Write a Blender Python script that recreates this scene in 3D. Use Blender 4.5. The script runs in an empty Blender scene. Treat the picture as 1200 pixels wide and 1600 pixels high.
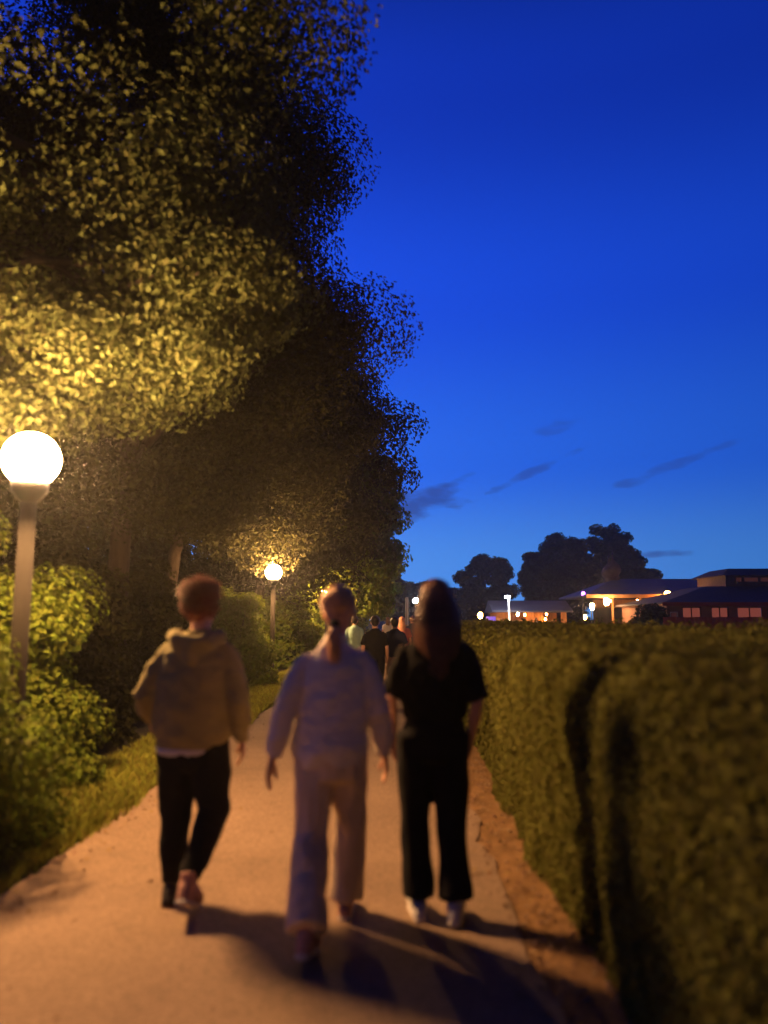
import bpy, bmesh, math, random
import numpy as np
from mathutils import Vector, Matrix, noise

C = bpy.context.scene.collection
R = math.radians
PI = math.pi

# ------------------------------------------------------------------ camera
cd = bpy.data.cameras.new('camera')
cam = bpy.data.objects.new('camera', cd)
C.objects.link(cam)
cam.location = (0, 0, 1.52)
cam.rotation_euler = (R(90 + 7.96), 0, R(0.715))
cd.sensor_fit = 'VERTICAL'
cd.sensor_width = 34.6
cd.sensor_height = 34.6
cd.lens = 26
cd.clip_start = 0.05
cd.clip_end = 3000
cd.dof.use_dof = True
cd.dof.focus_distance = 30
cd.dof.aperture_fstop = .72
bpy.context.scene.camera = cam

# ------------------------------------------------------------------ sky at dusk
w = bpy.data.worlds.new('World')
bpy.context.scene.world = w
w.use_nodes = True
nt = w.node_tree
nt.nodes.clear()
N = nt.nodes.new
L = nt.links.new
out = N('ShaderNodeOutputWorld')
bg = N('ShaderNodeBackground')
tc = N('ShaderNodeTexCoord')
sep = N('ShaderNodeSeparateXYZ')
L(tc.outputs['Generated'], sep.inputs[0])
ramp = N('ShaderNodeValToRGB')
cr = ramp.color_ramp
cr.interpolation = 'EASE'
SKY = [(0.0, (.10, .37, .95)), (.06, (.075, .31, .95)), (.2, (.022, .155, .93)), (.40, (.010, .082, .82)),
       (.60, (.005, .038, .50)), (.76, (.0025, .013, .16)), (1.0, (.001, .004, .04))]
cr.elements[0].position = SKY[0][0]
cr.elements[0].color = (*SKY[0][1], 1)
cr.elements[1].position = SKY[-1][0]
cr.elements[1].color = (*SKY[-1][1], 1)
for p_, c_ in SKY[1:-1]:
    e = cr.elements.new(p_)
    e.color = (*c_, 1)
L(sep.outputs['Z'], ramp.inputs[0])
# the afterglow is in the west (left of the view): the sky is darker to the east
mr = N('ShaderNodeMapRange')
mr.inputs['From Min'].default_value = -.25
mr.inputs['From Max'].default_value = .75
mr.inputs['To Min'].default_value = 1.08
mr.inputs['To Max'].default_value = .42
L(sep.outputs['X'], mr.inputs['Value'])
sc_ = N('ShaderNodeVectorMath')
sc_.operation = 'SCALE'
L(ramp.outputs[0], sc_.inputs[0])
# and it fades evenly towards the east behind the photographer
mb_ = N('ShaderNodeMapRange')
mb_.interpolation_type = 'SMOOTHSTEP'
mb_.inputs['From Min'].default_value = -.8
mb_.inputs['From Max'].default_value = .75
mb_.inputs['To Min'].default_value = .10
mb_.inputs['To Max'].default_value = 1.0
L(sep.outputs['Y'], mb_.inputs['Value'])
mm_ = N('ShaderNodeMath')
mm_.operation = 'MULTIPLY'
L(mr.outputs[0], mm_.inputs[0])
L(mb_.outputs[0], mm_.inputs[1])
L(mm_.outputs[0], sc_.inputs['Scale'])


def M_(op, a, b=None, c=None):
    n = N('ShaderNodeMath')
    n.operation = op
    for i, v in enumerate((a, b, c)):
        if v is None:
            continue
        if isinstance(v, (int, float)):
            n.inputs[i].default_value = v
        else:
            L(v, n.inputs[i])
    return n.outputs[0]


# small dusk clouds: thin grey blue wisps low over the horizon, each where it floats (azimuth, elevation)
az = M_('ARCTAN2', sep.outputs['X'], sep.outputs['Y'])
el = M_('ARCSINE', sep.outputs['Z'])
cn = N('ShaderNodeTexNoise')
cn.inputs['Scale'].default_value = 26
cn.inputs['Detail'].default_value = 5
mp = N('ShaderNodeMapping')
mp.inputs['Scale'].default_value = (1, 1, 3.0)
L(tc.outputs['Generated'], mp.inputs[0])
L(mp.outputs[0], cn.inputs['Vector'])
total = None
for (a0, e0, ra, re_, slope, k) in [(.0387, .1525, .05, .021, .18, 1.0), (.185, .189, .05, .0062, .42, .7), (.36, .189, .078, .0065, .33, .55),
                                    (.30, .168, .02, .006, .2, .6), (.213, .243, .033, .009, .25, .45), (.34, .080, .036, .0045, .03, .85),
                                    (.085, .18, .02, .004, .4, .35)]:
    da = M_('SUBTRACT', az, a0)
    de = M_('SUBTRACT', M_('SUBTRACT', el, e0), M_('MULTIPLY', da, slope))
    q = M_('ADD', M_('POWER', M_('ABSOLUTE', M_('DIVIDE', da, ra)), 2), M_('POWER', M_('ABSOLUTE', M_('DIVIDE', de, re_)), 2))
    q = M_('ADD', q, M_('MULTIPLY', M_('SUBTRACT', cn.outputs[0], .5), 5.0))
    q = M_('MULTIPLY', M_('SMOOTH_MIN', M_('MAXIMUM', M_('MULTIPLY', M_('SUBTRACT', 1.25, q), .75), 0), 1.0, .35), k)
    total = q if total is None else M_('MAXIMUM', total, q)
mix = N('ShaderNodeMix')
mix.data_type = 'RGBA'
L(M_('MULTIPLY', total, .72), mix.inputs[0])
L(sc_.outputs[0], mix.inputs[6])
mix.inputs[7].default_value = (.024, .045, .22, 1)
L(mix.outputs[2], bg.inputs[0])
bg.inputs[1].default_value = 1.0
L(bg.outputs[0], out.inputs[0])

# ------------------------------------------------------------------ exposure
sc = bpy.context.scene
sc.view_settings.view_transform = 'Standard'
sc.view_settings.look = 'None'
sc.view_settings.exposure = 0
sc.view_settings.gamma = 1
sc.view_settings.use_curve_mapping = False
sc.render.engine = 'CYCLES'
cy = sc.cycles
cy.use_denoising = True
cy.max_bounces = 5
cy.diffuse_bounces = 3
cy.glossy_bounces = 2
cy.transmission_bounces = 3
cy.transparent_max_bounces = 6
cy.volume_bounces = 0
cy.sample_clamp_indirect = 3
cy.sample_clamp_direct = 0
cy.caustics_reflective = False
cy.caustics_refractive = False

LAMP = (1.0, .52, .20)
LAMP_POWER = 1150.0


# ================================================================== materials
def mat(name, col, rough=.8, var=.25, scale=6, bump=0, bscale=40, spec=.3, metal=0, trans=0, island=0, stretch=(1, 1, 1)):
    m = bpy.data.materials.new(name)
    m.use_nodes = True
    n = m.node_tree.nodes
    l = m.node_tree.links.new
    p = n['Principled BSDF']
    p.inputs['Roughness'].default_value = rough
    p.inputs['Specular IOR Level'].default_value = spec
    p.inputs['Metallic'].default_value = metal
    t = n.new('ShaderNodeTexCoord')
    mpp = n.new('ShaderNodeMapping')
    mpp.inputs['Scale'].default_value = stretch
    l(t.outputs['Object'], mpp.inputs[0])
    tx = n.new('ShaderNodeTexNoise')
    tx.inputs['Scale'].default_value = scale
    tx.inputs['Detail'].default_value = 6
    tx.inputs['Roughness'].default_value = .65
    l(mpp.outputs[0], tx.inputs['Vector'])
    r = n.new('ShaderNodeValToRGB')
    r.color_ramp.elements[0].position = .3
    r.color_ramp.elements[1].position = .7
    r.color_ramp.elements[0].color = (*[c * (1 - var) for c in col], 1)
    r.color_ramp.elements[1].color = (*[min(1, c * (1 + var)) for c in col], 1)
    l(tx.outputs[0], r.inputs[0])
    last = r.outputs[0]
    if island:
        g = n.new('ShaderNodeNewGeometry')
        h = n.new('ShaderNodeHueSaturation')
        a = n.new('ShaderNodeMapRange')
        a.inputs['To Min'].default_value = .5 - island * .05
        a.inputs['To Max'].default_value = .5 + island * .03
        b = n.new('ShaderNodeMapRange')
        b.inputs['To Min'].default_value = 1 - island * .45
        b.inputs['To Max'].default_value = 1 + island * .5
        l(g.outputs['Random Per Island'], a.inputs[0])
        l(g.outputs['Random Per Island'], b.inputs[0])
        l(a.outputs[0], h.inputs['Hue'])
        l(b.outputs[0], h.inputs['Value'])
        l(last, h.inputs['Color'])
        last = h.outputs[0]
    l(last, p.inputs['Base Color'])
    if bump:
        bt = n.new('ShaderNodeTexNoise')
        bt.inputs['Scale'].default_value = bscale
        bt.inputs['Detail'].default_value = 4
        l(t.outputs['Object'], bt.inputs['Vector'])
        bn = n.new('ShaderNodeBump')
        bn.inputs['Strength'].default_value = bump
        bn.inputs['Distance'].default_value = .02
        l(bt.outputs[0], bn.inputs['Height'])
        l(bn.outputs[0], p.inputs['Normal'])
    if trans:
        tr = n.new('ShaderNodeBsdfTranslucent')
        l(last, tr.inputs[0])
        ms = n.new('ShaderNodeMixShader')
        ms.inputs[0].default_value = trans
        l(p.outputs[0], ms.inputs[1])
        l(tr.outputs[0], ms.inputs[2])
        l(ms.outputs[0], n['Material Output'].inputs[0])
    return m


def glow(name, col, strength):
    m = bpy.data.materials.new(name)
    m.use_nodes = True
    n = m.node_tree.nodes
    p = n['Principled BSDF']
    p.inputs['Base Color'].default_value = (.1, .1, .1, 1)
    p.inputs['Emission Color'].default_value = (*col, 1)
    p.inputs['Emission Strength'].default_value = strength
    return m


def path_mat():
    m = mat('path_asphalt', (.265, .182, .122), .9, .2, .9, .35, 160, .15)
    n = m.node_tree.nodes
    l = m.node_tree.links.new
    p = n['Principled BSDF']
    src = p.inputs['Base Color'].links[0].from_socket
    # grit: speckles of paler and darker stone chips
    t = n.new('ShaderNodeTexVoronoi')
    t.inputs['Scale'].default_value = 85
    l(n['Texture Coordinate'].outputs['Object'], t.inputs['Vector'])
    s = n.new('ShaderNodeSeparateColor')
    l(t.outputs['Color'], s.inputs[0])
    q = n.new('ShaderNodeMapRange')
    q.inputs['To Min'].default_value = .74
    q.inputs['To Max'].default_value = 1.26
    l(s.outputs[0], q.inputs[0])
    v = n.new('ShaderNodeVectorMath')
    v.operation = 'SCALE'
    l(src, v.inputs[0])
    l(q.outputs[0], v.inputs['Scale'])
    l(v.outputs[0], p.inputs['Base Color'])
    return m


MT = dict(
    path=path_mat(),
    soil=mat('bare_soil', (.27, .155, .07), .95, .4, 5, .9, 55, .1),
    ground=mat('meadow_ground', (.035, .05, .016), 1, .4, .6, .5, 20, .1),
    earth=mat('leaf_litter', (.055, .045, .022), 1, .4, 3, .8, 40, .1),
    grass=mat('grass_blade', (.24, .25, .035), .7, .3, .8, 0, 40, .2, 0, .3, .8),
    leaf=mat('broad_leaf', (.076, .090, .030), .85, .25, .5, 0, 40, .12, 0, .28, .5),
    shade_leaf=mat('shaded_leaf', (.036, .036, .012), .85, .3, .5, 0, 40, .1, 0, .25, .6),  # darker leaf copy: the shade between the lamps put into the colour
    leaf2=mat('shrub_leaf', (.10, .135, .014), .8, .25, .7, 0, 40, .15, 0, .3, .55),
    hleaf=mat('hedge_leaf', (.135, .135, .028), .85, .35, 1.6, 0, 40, .1, 0, .25, .5),
    fleaf=mat('far_leaf', (.035, .05, .018), .8, .3, .4, 0, 40, .1, 0, .15, .7),
    core=mat('twig_core', (.02, .02, .008), 1, .5, 6, .5, 30, .05),
    bark=mat('bark', (.05, .038, .028), .95, .45, 5, 1.0, 14, .1, stretch=(1, 1, .2)),
    post=mat('lamp_post_paint', (.04, .034, .028), .85, .12, 3, .1, 40, .15),
    darkmetal=mat('dark_metal', (.05, .05, .052), .4, .2, 5, 0, 40, .5, .8),
    globe=glow('opal_globe_warm', LAMP, LAMP_POWER),
    globe_cool=glow('opal_globe_cool', (.85, .95, 1.0), 170),
    flood=glow('floodlight_cool', (.85, .95, 1.0), 230),
    lantern=glow('lantern_amber', (1.0, .42, .08), 110),
    lantern_pale=glow('lantern_pale', (1.0, .60, .25), 220),
    violet=glow('lamp_violet', (.55, .12, 1.0), 18),
    violet_sign=glow('sign_violet', (.16, .08, .9), .8),
    window=glow('window_reddish', (.50, .11, .07), .36),
    window_dim=glow('window_dim', (.42, .10, .045), .08),
    white_lit=mat('white_paint', (.8, .8, .8), .6, .03),
    hutwood=mat('hut_boards', (.42, .19, .08), .8, .25, 3, .4, 30, .2, stretch=(1, 1, .2)),
    roof=mat('roof_tile_dark', (.085, .06, .06), .85, .25, 4, .3, 20),
    roofblue=mat('roof_sheet', (.075, .075, .115), .6, .15, 2, .1, 20),
    wall=mat('plaster_wall', (.26, .12, .08), .9, .12, 2, .2, 40),
    redglow=mat('red_glow_boards', (.28, .06, .04), .8, .2, 4, .2, 30),  # red glow on the hedge band and the eave put into the colour
    skin=mat('skin', (.60, .33, .22), .5, .08, 14, .15, 160, .35),
    olive=mat('olive_cotton', (.30, .26, .12), .95, .1, 30, .25, 320, .1),
    white_shirt=mat('white_cotton', (.66, .62, .60), .95, .05, 20, .2, 320, .1),
    black=mat('black_cloth', (.012, .011, .012), .92, .2, 20, .2, 300, .12),
    blacktop=mat('black_jersey', (.008, .007, .007), .95, .2, 20, .15, 300, .08),
    sweater=mat('pale_knit', (.85, .75, .62), .95, .06, 30, .35, 260, .1),
    cream=mat('cream_cotton', (.78, .62, .40), .95, .08, 12, .25, 300, .1),
    red_hair=mat('auburn_hair', (.28, .075, .03), .45, .3, 25, 0, 40, .5, 0, 0, .8),
    blond_hair=mat('copper_hair', (.85, .48, .22), .42, .25, 25, 0, 40, .5, 0, 0, .7),
    dark_hair=mat('brown_hair', (.15, .062, .036), .32, .3, 25, 0, 40, .6, 0, 0, .8),
    black_hair=mat('black_hair', (.015, .011, .01), .4, .3, 25, 0, 40, .5, 0, 0, .6),
    shoe_white=mat('white_leather', (.62, .58, .54), .5, .05, 10, .1, 60, .4),
    shoe_black=mat('black_leather', (.02, .017, .016), .5, .1, 10, .1, 60, .4),
    shoe_pink=mat('pinkish_suede', (.45, .25, .19), .8, .1, 10, .2, 100, .2),
    rubber=mat('sole_rubber', (.55, .5, .45), .7, .08, 10),
    rubber_dark=mat('dark_sole', (.12, .02, .015), .7, .08, 10),
    eye=mat('eye', (.7, .68, .65), .2, .02),
    teal=mat('pale_green_cloth', (.35, .55, .45), .9, .08, 10),
    pinkcloth=mat('rose_cloth', (.5, .16, .14), .9, .08, 10),
    tan=mat('tan_cloth', (.5, .32, .17), .9, .08, 10),
    navy=mat('navy_cloth', (.025, .03, .06), .9, .08, 10),
    paper=mat('kraft_paper', (.62, .42, .22), .8, .06, 10),
)


# ================================================================== mesh helpers
BENCH = bpy.data.scenes.new('bench')     # an empty scene in which single shapes are melted together, removed at the end

def tag(o, label=None, cat=None, group=None, kind=None):
    if label:
        o['label'] = label
    if cat:
        o['category'] = cat
    if group:
        o['group'] = group
    if kind:
        o['kind'] = kind
    return o


def empty(name, loc, label, cat, group=None, rz=0):
    o = bpy.data.objects.new(name, None)
    C.objects.link(o)
    o.location = loc
    o.rotation_euler = (0, 0, rz)
    o.empty_display_size = .2
    return tag(o, label, cat, group)


def copy_tree(o, parent=None):
    c = o.copy()
    C.objects.link(c)
    c.parent = parent
    for ch in list(o.children):
        copy_tree(ch, c)
    return c


def link(name, me, m=None, parent=None, smooth=False, kind=None):
    o = bpy.data.objects.new(name, me)
    if m is not None:
        me.materials.append(m)
    C.objects.link(o)
    o.parent = parent
    if smooth:
        me.polygons.foreach_set('use_smooth', [True] * len(me.polygons))
    if kind:
        o['kind'] = kind
    return o


def np_mesh(name, v, f):
    """v (n,3), f (m,k) numpy arrays -> mesh"""
    me = bpy.data.meshes.new(name)
    n, k = f.shape
    me.vertices.add(len(v))
    me.vertices.foreach_set('co', np.ascontiguousarray(v, dtype=np.float32).ravel())
    me.loops.add(n * k)
    me.loops.foreach_set('vertex_index', np.ascontiguousarray(f, dtype=np.int32).ravel())
    me.polygons.add(n)
    me.polygons.foreach_set('loop_start', np.arange(0, n * k, k, dtype=np.int32))
    me.update(calc_edges=True)
    me.validate()
    return me


class MB:
    """collects closed shells"""

    def __init__(s):
        s.v = []
        s.f = []

    def add(s, v, f):
        b = len(s.v)
        s.v += [Vector(p) for p in v]
        s.f += [tuple(i + b for i in q) for q in f]
        return s

    def box(s, x0, x1, y0, y1, z0, z1):
        return s.add([(x0, y0, z0), (x1, y0, z0), (x1, y1, z0), (x0, y1, z0), (x0, y0, z1), (x1, y0, z1), (x1, y1, z1), (x0, y1, z1)],
                     [(3, 2, 1, 0), (4, 5, 6, 7), (0, 1, 5, 4), (1, 2, 6, 5), (2, 3, 7, 6), (3, 0, 4, 7)])

    def prism(s, pts, axis, a, b):
        """polygon pts (u,v) extruded along axis 'y' (u=x,v=z) or 'x' (u=y,v=z)"""
        n = len(pts)
        if axis == 'y':
            v = [(u, a, w_) for u, w_ in pts] + [(u, b, w_) for u, w_ in pts]
        else:
            v = [(a, u, w_) for u, w_ in pts] + [(b, u, w_) for u, w_ in pts]
        f = [tuple(range(n)), tuple(range(2 * n - 1, n - 1, -1))]
        f += [(i, i + n, (i + 1) % n + n, (i + 1) % n) for i in range(n)]
        return s.add(v, f)

    def tube(s, pts, rad, n=12, ref=(1, 0, 0), cap=.75):
        pts = [Vector(p) for p in pts]
        rr = [(q, q) if isinstance(q, (int, float)) else q for q in rad]
        k = len(pts)
        T = []
        for i in range(k):
            t = pts[min(i + 1, k - 1)] - pts[max(i - 1, 0)]
            T.append(t.normalized())
        ref = Vector(ref)
        rings = []
        if cap:
            a, b = rr[0]
            q = min(a, b) * cap
            for u, sz in ((1, .25), (.8, .62), (.42, .9)):
                rings.append((pts[0] - T[0] * q * u, T[0], a * sz, b * sz))
        for i in range(k):
            rings.append((pts[i], T[i], *rr[i]))
        if cap:
            a, b = rr[-1]
            q = min(a, b) * cap
            for u, sz in ((.42, .9), (.8, .62), (1, .25)):
                rings.append((pts[-1] + T[-1] * q * u, T[-1], a * sz, b * sz))
        v = []
        for c, t, a, b in rings:
            x = (ref - t * ref.dot(t))
            if x.length < .05:
                x = Vector((0, 1, 0)) - t * t.y
            x.normalize()
            y = t.cross(x)
            for j in range(n):
                an = 2 * PI * j / n
                v.append(c + x * (a * math.cos(an)) + y * (b * math.sin(an)))
        f = []
        m = len(rings)
        for i in range(m - 1):
            for j in range(n):
                f.append((i * n + j, i * n + (j + 1) % n, (i + 1) * n + (j + 1) % n, (i + 1) * n + j))
        f.append(tuple(range(n - 1, -1, -1)))
        f.append(tuple((m - 1) * n + j for j in range(n)))
        return s.add(v, f)

    def ell(s, c, r, rot=None, n=14, m=9):
        c = Vector(c)
        v = [(0, 0, -1)]
        for i in range(1, m):
            a = -PI / 2 + PI * i / m
            for j in range(n):
                b = 2 * PI * j / n
                v.append((math.cos(a) * math.cos(b), math.cos(a) * math.sin(b), math.sin(a)))
        v.append((0, 0, 1))
        v = [Vector((p[0] * r[0], p[1] * r[1], p[2] * r[2])) for p in v]
        if rot is not None:
            v = [rot @ p for p in v]
        v = [p + c for p in v]
        f = [(0, 1 + (j + 1) % n, 1 + j) for j in range(n)]
        for i in range(m - 2):
            for j in range(n):
                a = 1 + i * n
                f.append((a + j, a + (j + 1) % n, a + n + (j + 1) % n, a + n + j))
        e = len(v) - 1
        a = 1 + (m - 2) * n
        f += [(a + j, a + (j + 1) % n, e) for j in range(n)]
        return s.add(v, f)

    def lathe(s, prof, c=(0, 0, 0), n=24):
        """prof: (r, z) from bottom to top"""
        v = []
        for r, z in prof:
            for j in range(n):
                a = 2 * PI * j / n
                v.append((c[0] + r * math.cos(a), c[1] + r * math.sin(a), c[2] + z))
        f = []
        for i in range(len(prof) - 1):
            for j in range(n):
                f.append((i * n + j, i * n + (j + 1) % n, (i + 1) * n + (j + 1) % n, (i + 1) * n + j))
        f.append(tuple(range(n - 1, -1, -1)))
        f.append(tuple((len(prof) - 1) * n + j for j in range(n)))
        return s.add(v, f)

    def mesh(s, name):
        me = bpy.data.meshes.new(name)
        me.from_pydata([tuple(p) for p in s.v], [], s.f)
        me.update()
        return me

    def build(s, name, m, parent=None, smooth=False, kind=None, bevel=0):
        me = s.mesh(name)
        if bevel:
            bm = bmesh.new()
            bm.from_mesh(me)
            bmesh.ops.bevel(bm, geom=bm.edges[:], offset=bevel, segments=2, profile=.6, affect='EDGES')
            bm.to_mesh(me)
            bm.free()
        return link(name, me, m, parent, smooth, kind)

    def flesh(s, name, m, parent, voxel, smooth=3, fold=None):
        """all shells melted into one continuous surface"""
        me = s.mesh(name + '_shells')
        t = bpy.data.objects.new('shells', me)
        BENCH.collection.objects.link(t)
        md = t.modifiers.new('r', 'REMESH')
        md.mode = 'VOXEL'
        md.voxel_size = voxel
        sm = t.modifiers.new('s', 'SMOOTH')
        sm.factor = .6
        sm.iterations = smooth
        with bpy.context.temp_override(scene=BENCH, view_layer=BENCH.view_layers[0]):
            dg = bpy.context.evaluated_depsgraph_get()
            me2 = bpy.data.meshes.new_from_object(t.evaluated_get(dg))
        me2.name = name
        bpy.data.objects.remove(t)
        bpy.data.meshes.remove(me)
        if fold:
            nv = len(me2.vertices)
            co = np.empty(nv * 3, dtype=np.float32)
            me2.vertices.foreach_get('co', co)
            co = co.reshape(-1, 3)
            nn = np.empty(nv * 3, dtype=np.float32)
            me2.vertex_normals.foreach_get('vector', nn)
            d = np.array([fold(Vector(q)) for q in co], dtype=np.float32)
            me2.vertices.foreach_set('co', (co + nn.reshape(-1, 3) * d[:, None]).ravel())
        me2.update()
        return link(name, me2, m, parent, True)


def leaf_mesh(name, P, Nrm, size, rng, aspect=.62, droop=.35, fold=.22):
    """one diamond leaf folded on its midrib at every P"""
    n = len(P)
    Nrm = Nrm / (np.linalg.norm(Nrm, axis=1, keepdims=True) + 1e-9)
    t = rng.normal(size=(n, 3))
    t[:, 2] -= droop * 2
    t -= Nrm * np.sum(t * Nrm, axis=1, keepdims=True)
    t /= (np.linalg.norm(t, axis=1, keepdims=True) + 1e-9)
    s = np.cross(Nrm, t)
    sz = size[:, None]
    b = P - t * sz * .5
    tip = P + t * sz * .5 - Nrm * sz * .12
    r = P + s * sz * aspect * .5 + Nrm * sz * fold - t * sz * .08
    l = P - s * sz * aspect * .5 + Nrm * sz * fold - t * sz * .08
    v = np.stack([b, r, tip, l], axis=1).reshape(-1, 3)
    base = (np.arange(n) * 4)[:, None]
    f = np.concatenate([base + np.array([[0, 1, 2]]), base + np.array([[0, 2, 3]])], axis=1).reshape(-1, 3)
    return np_mesh(name, v, f)


def unit(rng, n):
    d = rng.normal(size=(n, 3))
    return d / np.linalg.norm(d, axis=1, keepdims=True)


def clump_leaves(rng, cc, cr_, n, flat=.75):
    """n leaf positions over clumps with centres cc, radii cr_"""
    wgt = cr_ ** 2
    idx = rng.choice(len(cc), size=n, p=wgt / wgt.sum())
    d = unit(rng, n)
    u = rng.random(n) ** .45
    off = d * (u * cr_[idx])[:, None]
    off[:, 2] *= flat
    P = cc[idx] + off
    nr = d * .8 + np.array([0, 0, .55]) + rng.normal(size=(n, 3)) * .45
    return P, nr


def tree(name, label, x, y, trunk_h, cc, cr_, n_leaves, leaf, seed, material, n_clump=170, clump=.18, group=None, low=None, shape=None, limb=8, r0=.22, extra=None, thin=False):
    """cc crown centre (world), cr_ crown radii"""
    rng = np.random.default_rng(seed)
    root = empty(name, (x, y, 0), label, 'tree', group)
    c = np.array(cc) - np.array([x, y, 0])
    rad = np.array(cr_)
    d = unit(rng, n_clump)
    u = .50 + .5 * rng.random(n_clump) ** .6
    wob = np.array([1 + .22 * noise.noise(Vector(q) * 1.7 + Vector((seed * 3.1, 0, 0))) for q in d])
    if shape:
        wob *= np.array([shape(q) for q in d])
    cl = c + d * rad * (u * wob * (1 - clump * .7))[:, None]
    cl_r = clump * rad.mean() * (.6 + .8 * rng.random(n_clump))
    if low is not None:
        keep = cl[:, 2] - cl_r * .6 > low
        cl, cl_r = cl[keep], cl_r[keep]
    if extra is not None:
        e = np.array(extra)
        cl = np.concatenate([cl, e[:, :3] - np.array([x, y, 0])])
        cl_r = np.concatenate([cl_r, e[:, 3]])
    P, nr = clump_leaves(rng, cl, cl_r, n_leaves)
    if thin:      # the top of this crown is thin: gaps of sky between the sprays
        g = P + np.array([x, y, 0])
        nz = np.sin(g[:, 0] * 1.9 + 1.3 * np.sin(g[:, 1] * 1.1)) + np.sin(g[:, 1] * 1.7 + g[:, 2] * 1.2) + np.sin(g[:, 2] * 2.1 - g[:, 0] * 1.4 + 2)
        keep = (g[:, 2] < 6.0) | (g[:, 0] > -2.0) | (nz < -.5)
        P, nr = P[keep], nr[keep]
    lean = P - c
    nr = nr + lean / (np.linalg.norm(lean, axis=1, keepdims=True) + 1e-6) * .5
    me = leaf_mesh('crown', P, nr, leaf * (.65 + .7 * rng.random(len(P))), rng)
    link('crown', me, material, root, kind='stuff')
    # trunk, then limbs that end in the clumps
    k = MB()
    top = Vector((c[0] * .6, c[1] * .6, c[2]))
    pts = [Vector((0, 0, -.1)), Vector((.02, .02, .25)), Vector((0, .03, trunk_h * .5)), Vector((c[0] * .12, c[1] * .12, trunk_h)),
           (Vector((c[0] * .12, c[1] * .12, trunk_h)) + top) * .5 + Vector((.1, .05, 0)), top]
    k.tube(pts, [r0 * 1.5, r0 * 1.05, r0 * .9, r0 * .8, r0 * .5, r0 * .25], 10, cap=.2)
    k.build('trunk', MT['bark'], root, True)
    rr = random.Random(seed)
    ids = list(range(len(cl)))
    rr.shuffle(ids)
    for i in ids[:limb] + (list(range(len(cl) - len(extra), len(cl), 3)) if extra is not None else []):
        e = Vector(cl[i])
        t_ = rr.uniform(.0, .75)
        s0 = pts[3].lerp(pts[5], t_)
        mid = s0.lerp(e, .5) + Vector((rr.uniform(-.3, .3), rr.uniform(-.3, .3), .35))
        b = MB()
        b.tube([s0, s0.lerp(mid, .5) + Vector((0, 0, .12)), mid, mid.lerp(e, .6), e], [r0 * .38, r0 * .3, r0 * .22, r0 * .14, r0 * .05], 6, cap=.2)
        b.build('limb', MT['bark'], root, True)
    return root


def shrub(label, x, y, r, h, n_leaves, leaf, seed, group, material='leaf2', n_clump=60, name='shrub'):
    rng = np.random.default_rng(seed)
    root = empty(name, (x, y, 0), label, 'shrub', group)
    d = unit(rng, n_clump)
    d[:, 2] = np.abs(d[:, 2]) * 1.1 - .15
    rad = np.array([r[0], r[1], h])
    u = .45 + .55 * rng.random(n_clump) ** .5
    cl = d * rad * (u * .86)[:, None]
    cl[:, 2] = np.maximum(cl[:, 2], .15)
    cl_r = .22 * (r[0] + r[1]) * .5 * (.6 + .8 * rng.random(n_clump)) + .08
    P, nr = clump_leaves(rng, cl, cl_r, n_leaves, .8)
    P[:, 2] = np.maximum(P[:, 2], .03 + rng.random(len(P)) * .12)
    nr += P / (np.linalg.norm(P, axis=1, keepdims=True) + 1e-6) * .6
    link('foliage', leaf_mesh('foliage', P, nr, leaf * (.6 + .8 * rng.random(len(P))), rng), MT[material], root, kind='stuff')
    rr = random.Random(seed)
    b = MB()
    for i in range(9):
        e = Vector(cl[rr.randrange(len(cl))]) * .9
        s0 = Vector((rr.uniform(-.15, .15), rr.uniform(-.15, .15), -.05))
        b.tube([s0, s0.lerp(e, .5) + Vector((0, 0, .15)), e], [.028, .018, .006], 5, cap=.2)
    b.build('stem', MT['bark'], root, True)
    return root


def flat(name, pts, z, m, sub=1):
    me = bpy.data.meshes.new(name)
    me.from_pydata([(x, y, z) for x, y in pts], [], [tuple(range(len(pts)))])
    return link(name, me, m, kind='structure')


# ================================================================== ground
flat('ground', [(-1400, -1400), (1400, -1400), (1400, 1400), (-1400, 1400)], -.012, MT['ground'])


def strip(name, edge_l, edge_r, y0, y1, z, m, step=.12, wob=.03, seed=0, rel=0.0):
    ys = []
    y = y0
    while y < y1:
        ys.append(y)
        y += step if y < 14 else step * 6
    ys.append(y1)
    v, f = [], []
    nx = 9
    for i, y in enumerate(ys):
        a = edge_l + wob * noise.noise(Vector((y * 1.9, seed, 0))) * 2 + wob * noise.noise(Vector((y * 9, seed, 3)))
        b = edge_r + wob * noise.noise(Vector((y * 1.7, seed + 7, 0))) * 2 + wob * noise.noise(Vector((y * 8, seed, 9)))
        for j in range(nx):
            x = a + (b - a) * j / (nx - 1)
            v.append((x, y, z + rel * noise.noise(Vector((x * 4, y * 4, seed))) * (0 if j in (0, nx - 1) else 1)))
    for i in range(len(ys) - 1):
        for j in range(nx - 1):
            a = i * nx + j
            f.append((a, a + 1, a + nx + 1, a + nx))
    me = bpy.data.meshes.new(name)
    me.from_pydata(v, [], f)
    return link(name, me, m, smooth=True, kind='structure')


strip('undergrowth_floor', -14, -2.2, -6, 110, 0.0, MT['earth'], step=.4, rel=.02)
strip('soil_strip', .45, 1.3, -6, 60, 0.0, MT['soil'], seed=4, rel=.012)
strip('path', -2.16, .62, -8, 140, 0.012, MT['path'], seed=2, wob=.035)

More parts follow.
